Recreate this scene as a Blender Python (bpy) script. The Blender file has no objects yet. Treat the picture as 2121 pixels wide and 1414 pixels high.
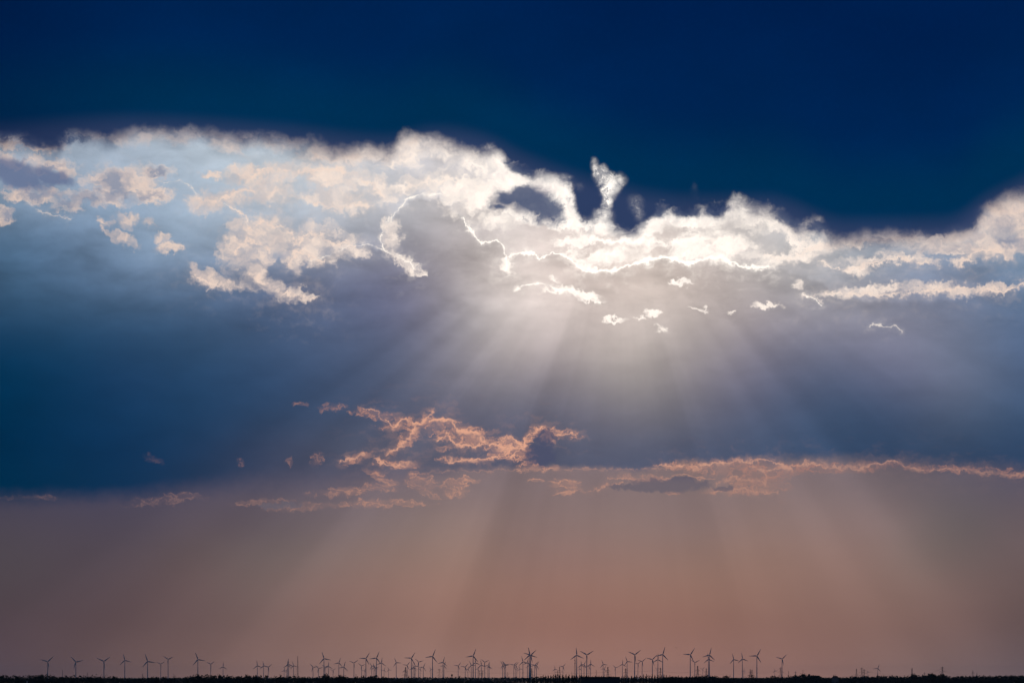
import bpy, bmesh, math, random
from mathutils import Vector

# ------------------------------------------------------------------ camera
sc = bpy.context.scene
FPX, W0, H0, YH = 5900.0, 2121.0, 1414.0, 1400.0      # focal length and horizon row of the photograph
EYE = 26.0
cam_data = bpy.data.cameras.new('camera')
cam_data.sensor_width = 36.0
cam_data.lens = FPX / W0 * 36.0
cam_data.shift_y = (YH - H0 / 2) / W0
cam_data.clip_start = 1.0
cam_data.clip_end = 200000.0
cam = bpy.data.objects.new('camera', cam_data)
sc.collection.objects.link(cam)
cam.location = (0, 0, EYE)
cam.rotation_euler = (math.radians(90), 0, 0)
sc.camera = cam
sc.view_settings.view_transform = 'Standard'
sc.view_settings.look = 'None'
sc.view_settings.exposure = 0.0
sc.view_settings.gamma = 1.0

def P(px, py):
    """direction (azimuth, elevation in degrees) of a feature of the sky"""
    X = (px - W0 / 2) / FPX
    Z = (YH - py) / FPX
    return math.degrees(math.atan(X)), math.degrees(math.atan(Z / math.sqrt(1 + X * X)))
K = math.degrees(1 / FPX)                              # degrees in one pixel of the photograph
SUN = P(1283, 378)

sun_data = bpy.data.lights.new('sun', 'SUN')
sun_data.energy = 0.5
sun_data.angle = math.radians(10)
sun_data.color = (1.0, 0.72, 0.55)
sun = bpy.data.objects.new('sun', sun_data)
sc.collection.objects.link(sun)
_a, _e = math.radians(SUN[0]), math.radians(SUN[1])
sun.rotation_euler = Vector((math.sin(_a) * math.cos(_e), math.cos(_a) * math.cos(_e), math.sin(_e))).to_track_quat('Z', 'Y').to_euler()

# ------------------------------------------------------------------ node helpers
world = bpy.data.worlds.new('World')
sc.world = world
world.use_nodes = True
NT = world.node_tree
NT.nodes.clear()

def lin(c):
    f = lambda v: v / 12.92 if v <= 0.04045 else ((v + 0.055) / 1.055) ** 2.4
    return tuple(f(v / 255.0) for v in c)

class V:                                               # a scalar socket with arithmetic
    def __init__(s, sock): s.s = sock
    def __add__(a, b): return M('ADD', a, b)
    def __radd__(a, b): return M('ADD', b, a)
    def __sub__(a, b): return M('SUBTRACT', a, b)
    def __rsub__(a, b): return M('SUBTRACT', b, a)
    def __mul__(a, b): return M('MULTIPLY', a, b)
    def __rmul__(a, b): return M('MULTIPLY', b, a)
    def __truediv__(a, b): return M('DIVIDE', a, b)
    def __neg__(a): return M('MULTIPLY', a, -1.0)

def put(sock, v):
    if isinstance(v, V): NT.links.new(v.s, sock)
    elif isinstance(v, bpy.types.NodeSocket): NT.links.new(v, sock)
    else: sock.default_value = v

def M(op, a, b=None, c=None):
    n = NT.nodes.new('ShaderNodeMath'); n.operation = op
    put(n.inputs[0], a)
    if b is not None: put(n.inputs[1], b)
    if c is not None: put(n.inputs[2], c)
    return V(n.outputs[0])

def VM(op, a, b=None, scale=None):
    n = NT.nodes.new('ShaderNodeVectorMath'); n.operation = op
    put(n.inputs[0], a)
    if b is not None: put(n.inputs[1], b)
    if scale is not None: put(n.inputs['Scale'], scale)
    return V(n.outputs['Value']) if op in ('DOT_PRODUCT', 'LENGTH', 'DISTANCE') else n.outputs['Vector']

def XYZ(x, y, z=0.0):
    n = NT.nodes.new('ShaderNodeCombineXYZ')
    put(n.inputs[0], x); put(n.inputs[1], y); put(n.inputs[2], z)
    return n.outputs[0]

def smooth(x, a, b, o0=0.0, o1=1.0):
    n = NT.nodes.new('ShaderNodeMapRange'); n.interpolation_type = 'SMOOTHSTEP'; n.clamp = False
    put(n.inputs['Value'], x); put(n.inputs['From Min'], a); put(n.inputs['From Max'], b)
    put(n.inputs['To Min'], o0); put(n.inputs['To Max'], o1)
    return V(n.outputs[0])

def clamp01(x): return M('MINIMUM', M('MAXIMUM', x, 0.0), 1.0)
def expo(x): return M('EXPONENT', x)
def vmax(a, b): return M('MAXIMUM', a, b)
def vmin(a, b): return M('MINIMUM', a, b)

def noise(vec, scale, detail=6.0, rough=0.55, dist=0.0, color=False, lac=2.0):
    n = NT.nodes.new('ShaderNodeTexNoise'); n.noise_dimensions = '3D'
    put(n.inputs['Vector'], vec)
    n.inputs['Scale'].default_value = scale
    n.inputs['Detail'].default_value = detail
    n.inputs['Roughness'].default_value = rough
    n.inputs['Lacunarity'].default_value = lac
    n.inputs['Distortion'].default_value = dist
    return n.outputs['Color'] if color else V(n.outputs[0])

def mixc(f, a, b, blend='MIX'):
    n = NT.nodes.new('ShaderNodeMix'); n.data_type = 'RGBA'; n.blend_type = blend; n.clamp_factor = True
    put(n.inputs[0], f)
    for s, v in ((n.inputs[6], a), (n.inputs[7], b)):
        if isinstance(v, tuple): s.default_value = (*v[:3], 1.0)
        else: put(s, v)
    return n.outputs[2]

AZ0, AZ1 = -10.6, 10.6
def curve(x01, pts, lo, hi):
    """float curve through pts (x in 0..1, y in lo..hi)"""
    n = NT.nodes.new('ShaderNodeFloatCurve')
    put(n.inputs['Value'], x01)
    c = n.mapping.curves[0]
    pts = sorted(pts)
    while len(c.points) < len(pts): c.points.new(0.5, 0.5)
    for p, (x, y) in zip(c.points, pts):
        p.location = (x, (y - lo) / (hi - lo)); p.handle_type = 'AUTO_CLAMPED'
    n.mapping.extend = 'HORIZONTAL'
    n.mapping.update()
    return V(n.outputs[0]) * (hi - lo) + lo

def az_curve(x01, pxpts):                              # edge: elevation as a function of azimuth
    q = [P(*p) for p in pxpts]
    return curve(x01, [((a - AZ0) / (AZ1 - AZ0), e) for a, e in q], 0.0, 16.0)

def az_value(x01, pts, lo, hi):                        # any value as a function of azimuth
    return curve(x01, [((P(px, 700)[0] - AZ0) / (AZ1 - AZ0), v) for px, v in pts], lo, hi)

def blob(vec, px, py, rx, ry, rot=0.0):
    """1 at the middle falling straight to 0 at the ellipse; rot in degrees, positive leans down to the right"""
    m = NT.nodes.new('ShaderNodeMapping'); m.vector_type = 'TEXTURE'
    put(m.inputs['Vector'], vec)
    a, e = P(px, py)
    m.inputs['Location'].default_value = (a, e, 0)
    m.inputs['Rotation'].default_value = (0, 0, -math.radians(rot))
    m.inputs['Scale'].default_value = (rx * K, ry * K, 1)
    g = NT.nodes.new('ShaderNodeTexGradient'); g.gradient_type = 'SPHERICAL'
    NT.links.new(m.outputs[0], g.inputs[0])
    return V(g.outputs['Fac'])

ZONE = [-1e9, 1e9, -1e9, 1e9]                            # the window of sky now being built: rows outside it are skipped
def inside_zone(x0, x1, y0, y1, m=45):
    return x1 + m > ZONE[0] and x0 - m < ZONE[1] and y1 + m > ZONE[2] and y0 - m < ZONE[3]

def blobs(vec, rows):
    acc = None
    for r in rows:
        c, s_ = abs(math.cos(math.radians(r[4] if len(r) > 4 else 0))), abs(math.sin(math.radians(r[4] if len(r) > 4 else 0)))
        ex, ey = r[2] * c + r[3] * s_, r[2] * s_ + r[3] * c
        if not inside_zone(r[0] - ex, r[0] + ex, r[1] - ey, r[1] + ey): continue
        b = blob(vec, *r[:4], r[4] if len(r) > 4 else 0.0)
        if len(r) > 5: b = b * r[5]
        acc = b if acc is None else vmax(acc, b)
    return acc

def polyline(vec, pts):
    """distance in degrees to a line through pts"""
    acc = None
    for p0, p1 in zip(pts, pts[1:]):
        if not inside_zone(min(p0[0], p1[0]), max(p0[0], p1[0]), min(p0[1], p1[1]), max(p0[1], p1[1]), 30): continue
        a, b = Vector((*P(*p0), 0)), Vector((*P(*p1), 0))
        ab = b - a
        v = VM('SUBTRACT', vec, tuple(a))
        t = clamp01(VM('DOT_PRODUCT', v, tuple(ab / ab.length_squared)))
        d = VM('LENGTH', VM('SUBTRACT', v, VM('SCALE', tuple(ab), scale=t)))
        acc = d if acc is None else vmin(acc, d)
    return acc

def after(col, *vecs):
    """the same vectors, but worked out only after col (keeps the shader compiler's stack small)"""
    e = VM('DOT_PRODUCT', col, (1e-7, 1e-7, 1e-7))
    return [VM('ADD', v, XYZ(e, e, 0.0)) for v in vecs]

# ------------------------------------------------------------------ the sky
tc = NT.nodes.new('ShaderNodeTexCoord')
sep = NT.nodes.new('ShaderNodeSeparateXYZ')
NT.links.new(VM('NORMALIZE', tc.outputs['Generated']), sep.inputs[0])
dx, dy, dz = (V(o) for o in sep.outputs)
az = M('ARCTAN2', dx, dy) * (180 / math.pi)
el = M('ARCSINE', dz) * (180 / math.pi)
pos = XYZ(az, el)
az01 = clamp01((az - AZ0) * (1 / (AZ1 - AZ0)))

# broad colour of the cloud banks and the dusty air under them: rows by elevation, stops by azimuth
GRID = {
 310: [(0,148,160,176),(300,172,185,200),(450,185,197,208),(620,190,200,210),(860,204,200,205),(1000,210,204,205),(1250,212,203,200),(1500,208,198,194),(2121,170,165,170)],
 400: [(0,150,165,184),(200,152,170,192),(400,166,182,200),(600,188,196,206),(800,196,198,204),(1000,208,200,198),(1250,220,208,204),(1500,210,202,198),(1800,180,180,184),(2121,172,172,176)],
 485: [(0,82,112,142),(100,95,122,152),(220,120,144,172),(320,150,170,192),(440,158,176,195),(750,172,174,182),(850,160,156,162),(940,170,161,162),(1060,204,194,190),(1150,203,188,183),(1250,214,198,190),(1400,208,196,190),(1550,200,194,192),(1750,168,175,184),(2000,156,168,184),(2121,148,162,180)],
 565: [(0,66,96,125),(150,85,110,140),(300,112,134,162),(380,118,138,165),(640,112,120,146),(720,110,115,140),(820,112,114,140),(880,140,136,146),(950,160,150,152),(1030,195,182,176),(1100,216,199,192),(1180,205,186,178),(1400,205,188,178),(1450,192,176,170),(1530,182,172,168),(1700,168,168,172),(1880,125,140,165),(2000,112,130,158),(2121,112,136,162)],
 625: [(0,55,84,112),(200,66,92,121),(400,72,96,128),(550,82,100,132),(700,98,108,136),(780,100,104,132),(860,112,108,130),(920,130,126,140),(980,170,164,166),(1060,204,194,190),(1130,208,195,190),(1190,192,176,172),(1260,205,190,184),(1350,212,198,190),(1450,200,186,180),(1550,185,172,170),(1650,166,160,164),(1800,150,148,158),(1950,130,134,155),(2121,98,118,148)],
 695: [(0,20,58,92),(100,28,66,100),(300,44,76,108),(450,56,82,112),(600,68,88,119),(700,78,92,120),(800,90,100,128),(860,98,102,126),(930,138,134,146),(1000,165,158,160),(1060,185,172,170),(1130,188,174,172),(1180,174,160,160),(1240,192,178,172),(1350,188,175,170),(1450,168,158,156),(1530,148,140,146),(1650,130,128,145),(1750,124,124,142),(1850,130,130,148),(1950,118,126,148),(2121,88,110,144)],
 765: [(0,2,52,86),(150,16,58,94),(250,30,62,100),(400,38,68,102),(550,50,74,108),(700,66,82,112),(800,78,90,116),(880,112,112,128),(950,136,130,140),(1050,148,140,142),(1100,144,138,140),(1150,131,122,130),(1200,142,134,136),(1280,156,148,144),(1350,154,146,142),(1430,138,130,136),(1550,120,116,134),(1650,95,100,124),(1720,90,98,124),(1850,108,108,132),(2000,108,114,134),(2121,84,102,134)],
 845: [(0,0,46,78),(200,16,54,90),(400,30,62,96),(550,42,68,100),(700,60,76,104),(850,86,92,116),(950,98,98,116),(1100,100,100,118),(1180,104,102,118),(1280,118,112,122),(1350,120,115,120),(1480,100,100,118),(1600,80,90,116),(1750,60,82,112),(1850,66,82,112),(1980,84,94,116),(2121,62,84,114)],
 925: [(0,0,42,74),(250,14,50,86),(450,34,58,90),(530,52,64,92),(600,66,74,98),(750,84,88,106),(900,92,92,108),(1100,78,84,106),(1200,88,92,112),(1400,84,90,112),(1550,72,86,112),(1700,58,78,108),(1800,48,70,100),(1950,52,70,96),(2121,46,68,98)],
 1000: [(0,0,44,74),(300,18,50,84),(450,44,60,88),(550,62,68,90),(700,82,82,102),(900,92,92,110),(1100,84,86,106),(1300,82,88,110),(1500,76,84,110),(1700,62,78,106),(1900,52,68,98),(2121,46,66,96)],
}
DUST = {
 940: [(0,50,60,88),(400,72,74,98),(700,98,94,110),(1000,122,110,114),(1500,124,110,112),(1700,118,106,110),(1900,98,92,102),(2121,80,80,98)],
 1040: [(0,62,64,82),(200,74,71,88),(400,86,79,90),(600,104,94,100),(800,122,108,109),(1000,134,117,112),(1200,134,116,112),(1500,136,118,112),(1700,134,118,114),(1900,112,102,103),(2121,94,88,98)],
 1075: [(0,76,70,80),(200,78,72,84),(300,78,73,85),(400,94,84,91),(520,90,81,88),(620,102,92,95),(700,120,108,110),(800,127,113,110),(900,140,122,114),(1000,146,124,115),(1060,136,116,110),(1150,136,116,110),(1280,140,120,112),(1450,136,117,113),(1550,144,122,114),(1700,140,120,114),(1850,136,117,113),(1920,114,105,103),(2000,100,94,94),(2121,104,92,94)],
 1160: [(0,78,72,76),(230,84,74,80),(400,100,86,84),(600,118,106,100),(680,132,114,106),(800,142,118,106),(980,150,122,108),(1040,142,115,105),(1200,146,116,106),(1450,146,118,104),(1600,148,118,104),(1800,142,116,106),(1900,124,110,102),(2000,112,98,94),(2121,110,94,92)],
 1235: [(0,80,70,74),(150,84,72,76),(400,108,88,86),(550,121,103,97),(620,134,107,99),(800,146,114,102),(950,154,119,104),(1100,150,114,99),(1450,152,116,100),(1700,142,112,100),(1900,134,108,98),(2030,121,99,93),(2121,106,88,84)],
 1315: [(0,82,68,72),(250,94,76,76),(450,110,90,86),(600,124,98,90),(750,136,106,94),(930,144,110,96),(1150,144,105,92),(1400,142,104,91),(1600,138,104,92),(1800,130,100,90),(2000,116,92,86),(2121,98,81,79)],
 1345:[(0,84,70,75),(300,104,84,81),(600,128,102,94),(900,146,113,101),(1200,147,110,98),(1500,142,107,96),(1700,134,103,93),(1900,122,98,92),(2121,100,85,85)],
 1400:[(0,90,76,80),(300,120,96,90),(600,150,118,106),(900,172,134,118),(1200,174,132,114),(1500,167,126,111),(1700,157,119,107),(1900,141,115,106),(2121,116,99,99)],
}
def grid_row(g, y):
    ys = sorted(g)
    y = min(max(y, ys[0]), ys[-1])
    j = max(i for i in range(len(ys)) if ys[i] <= y); k = min(j + 1, len(ys) - 1)
    t = 0 if k == j else (y - ys[j]) / (ys[k] - ys[j])
    def at(row, x):
        for a, b in zip(row, row[1:]):
            if a[0] <= x <= b[0]:
                u = (x - a[0]) / (b[0] - a[0])
                return [a[i] + (b[i] - a[i]) * u for i in (1, 2, 3)]
        return list(row[-1][1:])
    xs = [i * 2121 / 26 for i in range(27)]
    return [(x, *[p + (q - p) * t for p, q in zip(at(g[ys[j]], x), at(g[ys[k]], x))]) for x in xs]

def colour_field(g, y0, step, n, u, el_):
    acc = None; wsum = None
    for i in range(n):
        y = y0 + i * step
        row = grid_row(g, y)
        r = NT.nodes.new('ShaderNodeValToRGB'); cr = r.color_ramp; cr.interpolation = 'B_SPLINE'
        put(r.inputs[0], u)
        while len(cr.elements) < len(row): cr.elements.new(0.5)
        for e_, (x, *c) in zip(cr.elements, row): e_.position = (P(x, 700)[0] - AZ0) / (AZ1 - AZ0)
        for e_, (x, *c) in zip(cr.elements, row): e_.color = (*lin(c), 1)
        d = (el_ - P(1060, y)[1]) * (1 / (step * K))
        if i == 0: d = vmin(d, 0.0)
        if i == n - 1: d = vmax(d, 0.0)
        w = expo(d * d * -1.5)
        acc = mixc(w, (0.0, 0.0, 0.0) if acc is None else acc, r.outputs[0], 'ADD')
        wsum = w if wsum is None else wsum + w
    return VM('SCALE', acc, scale=1.0 / wsum)

def _rdiv(a, b): return M('DIVIDE', b, a)
V.__rtruediv__ = _rdiv

# gentle warps shared by the layers (degrees)
wn1 = VM('SUBTRACT', noise(VM('MULTIPLY', pos, (0.6, 1.0, 1.0)), 0.9, 4, 0.5, color=True), (0.5, 0.5, 0.5))
wn2 = VM('SUBTRACT', noise(pos, 5.0, 7, 0.62, color=True), (0.5, 0.5, 0.0))
wn1, wn2 = VM('MULTIPLY', wn1, (1, 1, 0)), VM('MULTIPLY', wn2, (1, 1, 0))
q_soft = VM('ADD', pos, VM('SCALE', wn1, scale=0.55))
q_fine = VM('ADD', pos, VM('SCALE', wn2, scale=0.30))
q_fluff = VM('ADD', VM('ADD', pos, VM('SCALE', wn1, scale=0.30)), VM('SCALE', wn2, scale=0.55))
def xy(v):
    s = NT.nodes.new('ShaderNodeSeparateXYZ'); NT.links.new(v, s.inputs[0]); return V(s.outputs[0]), V(s.outputs[1])
def to01(a): return clamp01((a - AZ0) * (1 / (AZ1 - AZ0)))

# angle and distance about the hidden sun
sx, sy = az - SUN[0], el - SUN[1]
rs = M('SQRT', sx * sx + sy * sy)
theta = M('ARCTAN2', sx, -sy) * (180 / math.pi)        # 0 straight down, + to the right
near = expo(rs * rs * (-1 / (660 * K) ** 2))           # 1 at the sun, falling off
nearer = expo(rs * rs * (-1 / (330 * K) ** 2))

# --- the grey bank and the dust below it
bank = colour_field(GRID, 300, 70, 11, az01, el)
dust = VM('MULTIPLY', colour_field(DUST, 940, 70, 8, az01, el), (1.0, 0.975, 1.035))
fx, fy = xy(VM('ADD', VM('ADD', pos, VM('SCALE', wn2, scale=0.22)), VM('SCALE', wn1, scale=0.30)))
bank_edge = az_curve(to01(fx), [(0,1028),(100,1026),(200,1025),(300,1020),(420,1012),(520,1002),(640,996),(760,985),(880,976),(1050,972),(1200,971),(1340,970),(1400,957),(1480,952),(1600,948),(1700,952),(1800,955),(1900,960),(2000,968),(2121,978)])
bank_soft = az_value(az01, [(0,28),(250,30),(420,36),(550,42),(750,36),(900,16),(1050,9),(1350,8),(1500,10),(1650,16),(1850,24),(2121,28)], 0, 60) * K
in_dust = smooth((bank_edge - fy) / bank_soft, -1.0, 1.0)
col = mixc(in_dust, bank, dust)

# --- shafts of light fanning out from the sun
th01 = clamp01((theta + 90) * (1 / 180))
shaft = curve(th01, [((t + 90) / 180, v) for t, v in
    [(-90,1.0),(-78,.99),(-70,.97),(-64,1.07),(-60,1.06),(-57,.98),(-55.5,.965),(-53.5,1.08),(-51,1.04),(-49,.95),(-47,1.03),(-44,.97),(-41.2,.95),(-39,1.09),(-35,1.05),(-31,1.01),(-27,1.04),(-23,1.09),(-21.4,1.05),(-19.6,.93),(-17.5,.95),(-13,.99),(-8,1.03),(-2,1.02),(4,1.03),(9,1.01),(13,.96),(16,1.0),(18.5,1.05),(22,.99),(26,1.0),(30,1.05),(34,1.01),(37,1.06),(39.5,1.0),(42,.93),(46,.94),(49.5,1.01),(52,.97),(55,1.08),(59,1.12),(62,1.07),(65,.96),(70,1.02),(80,1.0),(90,1.0)]], 0.6, 1.4)
ray_n = noise(XYZ(theta * 0.13, rs * 0.05, 3.3), 1.0, 2, 0.5)
ray_n2 = noise(XYZ(theta * 0.42, rs * 0.05, 7.7), 1.0, 2, 0.5)
shaft = 1.0 + (shaft - 1.0) * 0.8 + (ray_n - 0.5) * 0.16 + (ray_n2 - 0.5) * 0.09
ray_on = smooth(el, P(0, 540)[1], P(0, 690)[1]) * smooth(rs, 120 * K, 260 * K)
ray_gain = 1.0 + (shaft - 1.0) * ray_on * smooth(rs, 1100 * K, 600 * K, 0.55, 1.08)
col = VM('SCALE', col, scale=ray_gain)

# the glow where the sun is nearest to breaking through
def glow(px, py, r, amp, tint):
    d = VM('LENGTH', VM('SUBTRACT', pos, (*P(px, py), 0.0)))
    return VM('SCALE', tint, scale=expo(d * d * (-1 / (r * K) ** 2)) * amp)
col = VM('ADD', col, glow(1105, 590, 120, 0.16, (1.0, 0.90, 0.82)))
col = VM('ADD', col, glow(1290, 650, 150, 0.07, (1.0, 0.90, 0.80)))

# faint mottling of the banks
mott = noise(VM('MULTIPLY', q_soft, (0.6, 1.4, 1.0)), 1.5, 8, 0.56)
col = VM('SCALE', col, scale=1.0 + (mott - 0.5) * smooth(el, P(0, 1050)[1], P(0, 900)[1], 0.06, 0.26) * smooth(el, P(0, 740)[1], P(0, 560)[1], 1.2, 3.4))


# colour of sunlit cloud: white by the sun, peach away from it
lit = mixc(near, (0.77, 0.585, 0.49), (1.10, 0.98, 0.88))
lit = mixc(nearer, lit, (1.25, 1.16, 1.06))

fl = noise(VM('MULTIPLY', q_fluff, (0.8, 1.15, 1.0)), 2.2, 9, 0.56)
fl2 = noise(VM('ADD', VM('MULTIPLY', q_soft, (0.9, 1.2, 1.0)), (4.0, 9.0, 2.0)), 4.5, 9, 0.62)

fl3 = noise(VM('ADD', VM('MULTIPLY', q_fluff, (0.8, 1.3, 1.0)), (1.0, 5.0, 7.0)), 3.2, 9, 0.64)
# how the light from the sun's side falls on the billows
tosun = VM('SCALE', XYZ(sx, sy, 0.0), scale=-0.22 / vmax(rs, 0.3))
pr_ = VM('MULTIPLY', q_fluff, (0.8, 1.15, 1.0))
relief = smooth(noise(pr_, 2.2, 4, 0.5) - noise(VM('ADD', pr_, tosun), 2.2, 4, 0.5), -0.16, 0.12)
mid = noise(VM('ADD', pos, (3.0, 1.0, 4.0)), 1.1, 3, 0.5)

DECK = [(0,428),(40,421),(80,438),(130,449),(160,436),(300,440),(420,470),(500,520),(560,600),(600,570),(640,548),(680,527),(720,509),(760,510),(790,514),(800,505),(806,480),(815,452),(832,427),(850,416),(875,411),(900,411),(930,430),(955,448),(965,470),(985,490),(1000,505),(1030,497),(1045,512),(1053,535),(1075,523),(1110,527),(1140,525),(1175,533),(1200,556),(1260,563),(1320,545),(1345,535),(1380,533),(1440,545),(1490,532),(1530,553),(1600,556),(1680,575),(1760,612),(1850,625),(1950,622),(2050,606),(2121,598)]
DIM = [(250,372,95,42),(320,358,45,26),(250,402,80,26),(180,412,70,22),(110,352,70,26),(75,402,95,22),(35,335,70,22),
    (140,425,50,20),(70,300,110,18),(2090,455,110,55),(2110,500,90,40),(2000,490,90,22),(1960,515,120,16),(320,400,60,22),(10,450,30,28)]
BRIGHT = [(575,365,95,36,-8),(700,374,135,48,8),(700,412,110,40,10),(560,402,110,27),(480,408,110,30,-5),(430,420,75,24),(500,365,52,30),(522,350,30,15),(438,362,30,10),(785,385,24,26),(798,410,22,38,-30),(705,328,100,30),
    (850,305,60,66),(828,325,66,30),(915,300,95,46,15),(985,335,85,54,40),(1040,345,64,78),(922,348,60,12,-20),(832,395,40,23),(873,382,74,31),(990,390,125,50),(965,420,70,50,25),(1015,452,98,25,8),
    (1065,368,84,36,10),(1140,374,66,22,0,0.7),(1160,405,36,48,60),(1178,440,50,56,60),(1080,447,125,26,8),(1250,466,125,26),(1335,460,80,44),(1440,447,126,40),(1545,440,78,60),(1610,465,80,30,25),(1650,495,60,16,30),
    (1265,526,140,34,0,0.85),(1200,500,76,20),(1310,500,100,18),(1436,497,78,26),(1460,522,140,40),(1510,508,62,48),(1562,531,56,25,15),
    (510,515,70,70),(550,468,54,46),(540,485,48,60),(575,495,72,54),(650,497,78,44),(640,525,78,36,20),(610,535,30,46),(715,512,74,32),(535,575,56,30,35),(570,595,62,24,30),(610,610,60,16,12),(642,616,34,8),
    (412,570,50,14,35),(440,584,60,22,15),(500,588,70,26,0,0.75),(812,492,26,50),(832,532,62,22,35),(850,548,22,26),
    (265,453,34,18),(222,456,26,12),(255,487,44,14,30),(310,460,20,14),(335,490,20,16),(352,512,50,17,-5),(230,480,34,10,40),
    (1640,530,120,18,-6),(1690,510,90,18,-10),
    (1820,496,130,13),(1920,492,130,13),(1800,540,120,13),(1780,560,60,16,10),(1890,535,70,12,12),(2040,525,70,24),(1950,518,36,11),(1995,540,40,10),
    (1840,603,190,15,-2),(1980,605,110,17),(2090,590,64,9),(2040,598,44,11),
    (1595,631,50,9),(1690,622,26,6,30),(1150,602,40,7,-10),(1205,612,55,11,18),(1230,625,30,6,15),(1150,582,20,7,25),(1275,661,32,8),(1350,648,20,8),(1318,660,18,5),(1372,683,28,10,-10),(1360,676,14,5),
    (1412,587,40,9,10),(1455,640,30,6),(1050,550,16,24),(1655,585,18,10),(1520,640,10,6)]
TOP = [(-60,276),(0,280),(59,286),(101,300),(128,290),(142,268),(175,272),(208,277),(267,270),(312,262),(356,267),(416,270),(475,279),(540,277),(609,288),(668,295),(728,306),(757,298),(777,306),(802,313),(820,296),(841,276),(876,273),(921,282),(965,294),(1004,306),(1025,298),(1040,309),(1055,330),(1075,346),(1114,352),(1144,362),(1175,378),(1195,420),(1215,455),(1240,440),(1262,455),(1285,466),(1310,462),(1337,444),(1367,428),(1396,432),(1456,425),(1500,426),(1512,410),(1530,405),(1560,420),(1613,427),(1630,448),(1655,462),(1694,455),(1714,474),(1744,485),(1780,478),(1827,480),(1887,480),(1946,477),(1991,465),(2017,444),(2035,429),(2053,420),(2080,402),(2121,393),(2150,388)]
HEM = [(0,16),(100,14),(150,24),(250,26),(320,34),(400,30),(500,36),(600,34),(700,38),(780,36),(850,30),(930,26),(990,26),(1050,30),(1150,30),(1250,30),(1350,34),(1450,36),(1550,40),(1650,40),(1750,30),(1850,34),(1950,44),(2030,75),(2121,105)]
LINES = [  # points, width and strength, broken up along its length or not
    ([(960,452),(966,468),(985,490),(998,504),(1030,497),(1044,512),(1050,535),(1058,529),(1078,523),(1106,526),(1116,536),(1142,524),(1170,531),(1196,548)], 3.2, 1.0, False),
    ([(1050,534),(1049,560)], 8.0, 1.0, False),
    ([(1194,548),(1206,558),(1262,562),(1318,546),(1344,536),(1382,533),(1436,546),(1462,536),(1490,532),(1514,540),(1532,552),(1590,553)], 6.0, 1.0, False),
    ([(918,402),(880,402),(842,414),(826,434),(814,446),(792,468),(788,500),(800,520),(850,546)], 3.0, 0.8, True),
    ([(852,546),(858,556)], 5, 0.8, False),
    ([(640,540),(690,526),(732,506),(768,508),(796,516),(830,530)], 2.6, 0.55, True),
    ([(465,425),(490,436),(508,450),(516,468)], 2.6, 0.5, True),
    ([(340,378),(372,375),(396,386),(408,402)], 2.2, 0.4, True),
    ([(55,417),(80,436),(110,444),(146,452)], 2.8, 0.42, True),
    ([(1800,676),(1810,670),(1842,680),(1852,673),(1868,686)], 2.0, 0.55, False),
    ([(1664,610),(1686,618),(1702,634)], 2.4, 0.7, False),
    ([(1070,602),(1090,590),(1125,588),(1160,600),(1190,600),(1212,618),(1242,628)], 4.0, 0.9, True)]
RIMS = [  # broad ragged rims of the lit cumulus
    ([(476,430),(508,450),(522,476),(530,462),(556,462),(585,470),(606,490),(612,506)], 6, 0.8), ([(488,524),(510,496),(540,500),(560,522)], 6, 0.8), ([(620,502),(640,480),(665,485),(692,506)], 7, 0.85),
    ([(690,512),(705,498),(720,500),(738,508)], 5, 0.8), ([(600,552),(612,522),(640,530),(672,542)], 6, 0.75), ([(400,568),(430,582),(452,590),(472,585)], 6, 0.75), ([(518,568),(560,595),(590,608),(650,618)], 8, 0.85),
    ([(410,412),(440,420),(480,405),(520,395),(560,385)], 8, 0.6), ([(520,366),(550,352),(600,358),(640,348),(700,352),(740,362),(772,384),(800,416)], 8, 0.8), ([(655,420),(700,435),(730,420),(762,430)], 7, 0.75),
    ([(300,372),(270,352),(225,352),(190,372)], 7, 0.4), ([(60,330),(110,345),(130,360)], 6, 0.4), ([(650,320),(690,332),(740,322)], 7, 0.6),
    ([(845,300),(880,282),(930,290),(975,312),(1010,318),(1036,306)], 9, 0.8), ([(850,385),(890,375),(950,372),(1000,390),(1050,385)], 8, 0.7),
    ([(1150,502),(1200,494),(1270,498),(1376,504),(1440,492),(1510,498)], 7, 0.85), ([(1180,520),(1200,545),(1225,556)], 7, 0.8),
    ([(1585,528),(1640,534),(1690,512),(1740,504),(1830,495),(1960,478)], 8, 0.7), ([(1700,545),(1760,560),(1800,548),(1870,535),(1940,548)], 7, 0.7), ([(1990,548),(2020,520),(2060,516),(2090,535)], 7, 0.7),
    ([(1665,611),(1740,606),(1840,612),(1930,602),(2000,596),(2070,606),(2121,588)], 7, 0.75), ([(2040,420),(2080,440),(2121,436)], 9, 0.5)]
FRAG = [(1105,421,76,48,10),(1128,432,62,40,25),(1086,404,58,28,-10),(1050,412,50,22,-8),(1036,426,34,14),(1440,395,26,24),(1225,400,60,75),(1300,440,70,45),(1075,350,50,18,20),(1190,374,50,20),(1350,438,66,20),(1420,438,50,18),(1482,434,44,16),(1640,456,60,26,35),(1702,470,60,22),(95,288,90,26),(15,272,80,26),(1965,472,90,20,-8),(2012,440,56,24,-40)]
GREY = [(30,362,110,42,12),(100,366,70,24,10),(-20,350,60,40)]
NOTCH = [(1234,344,16,26,-20,0.8),(1244,364,26,34,0,0.9),(1262,386,32,40),(1257,416,20,42,0,0.9),(1252,446,34,30,0,0.8),(1282,372,24,22,-30,0.7),(1156,372,60,20,10,0.6),(1200,388,26,18,0,0.45),(1318,430,24,40,-20,0.5),(1440,390,16,30,0,0.4)]
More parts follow.
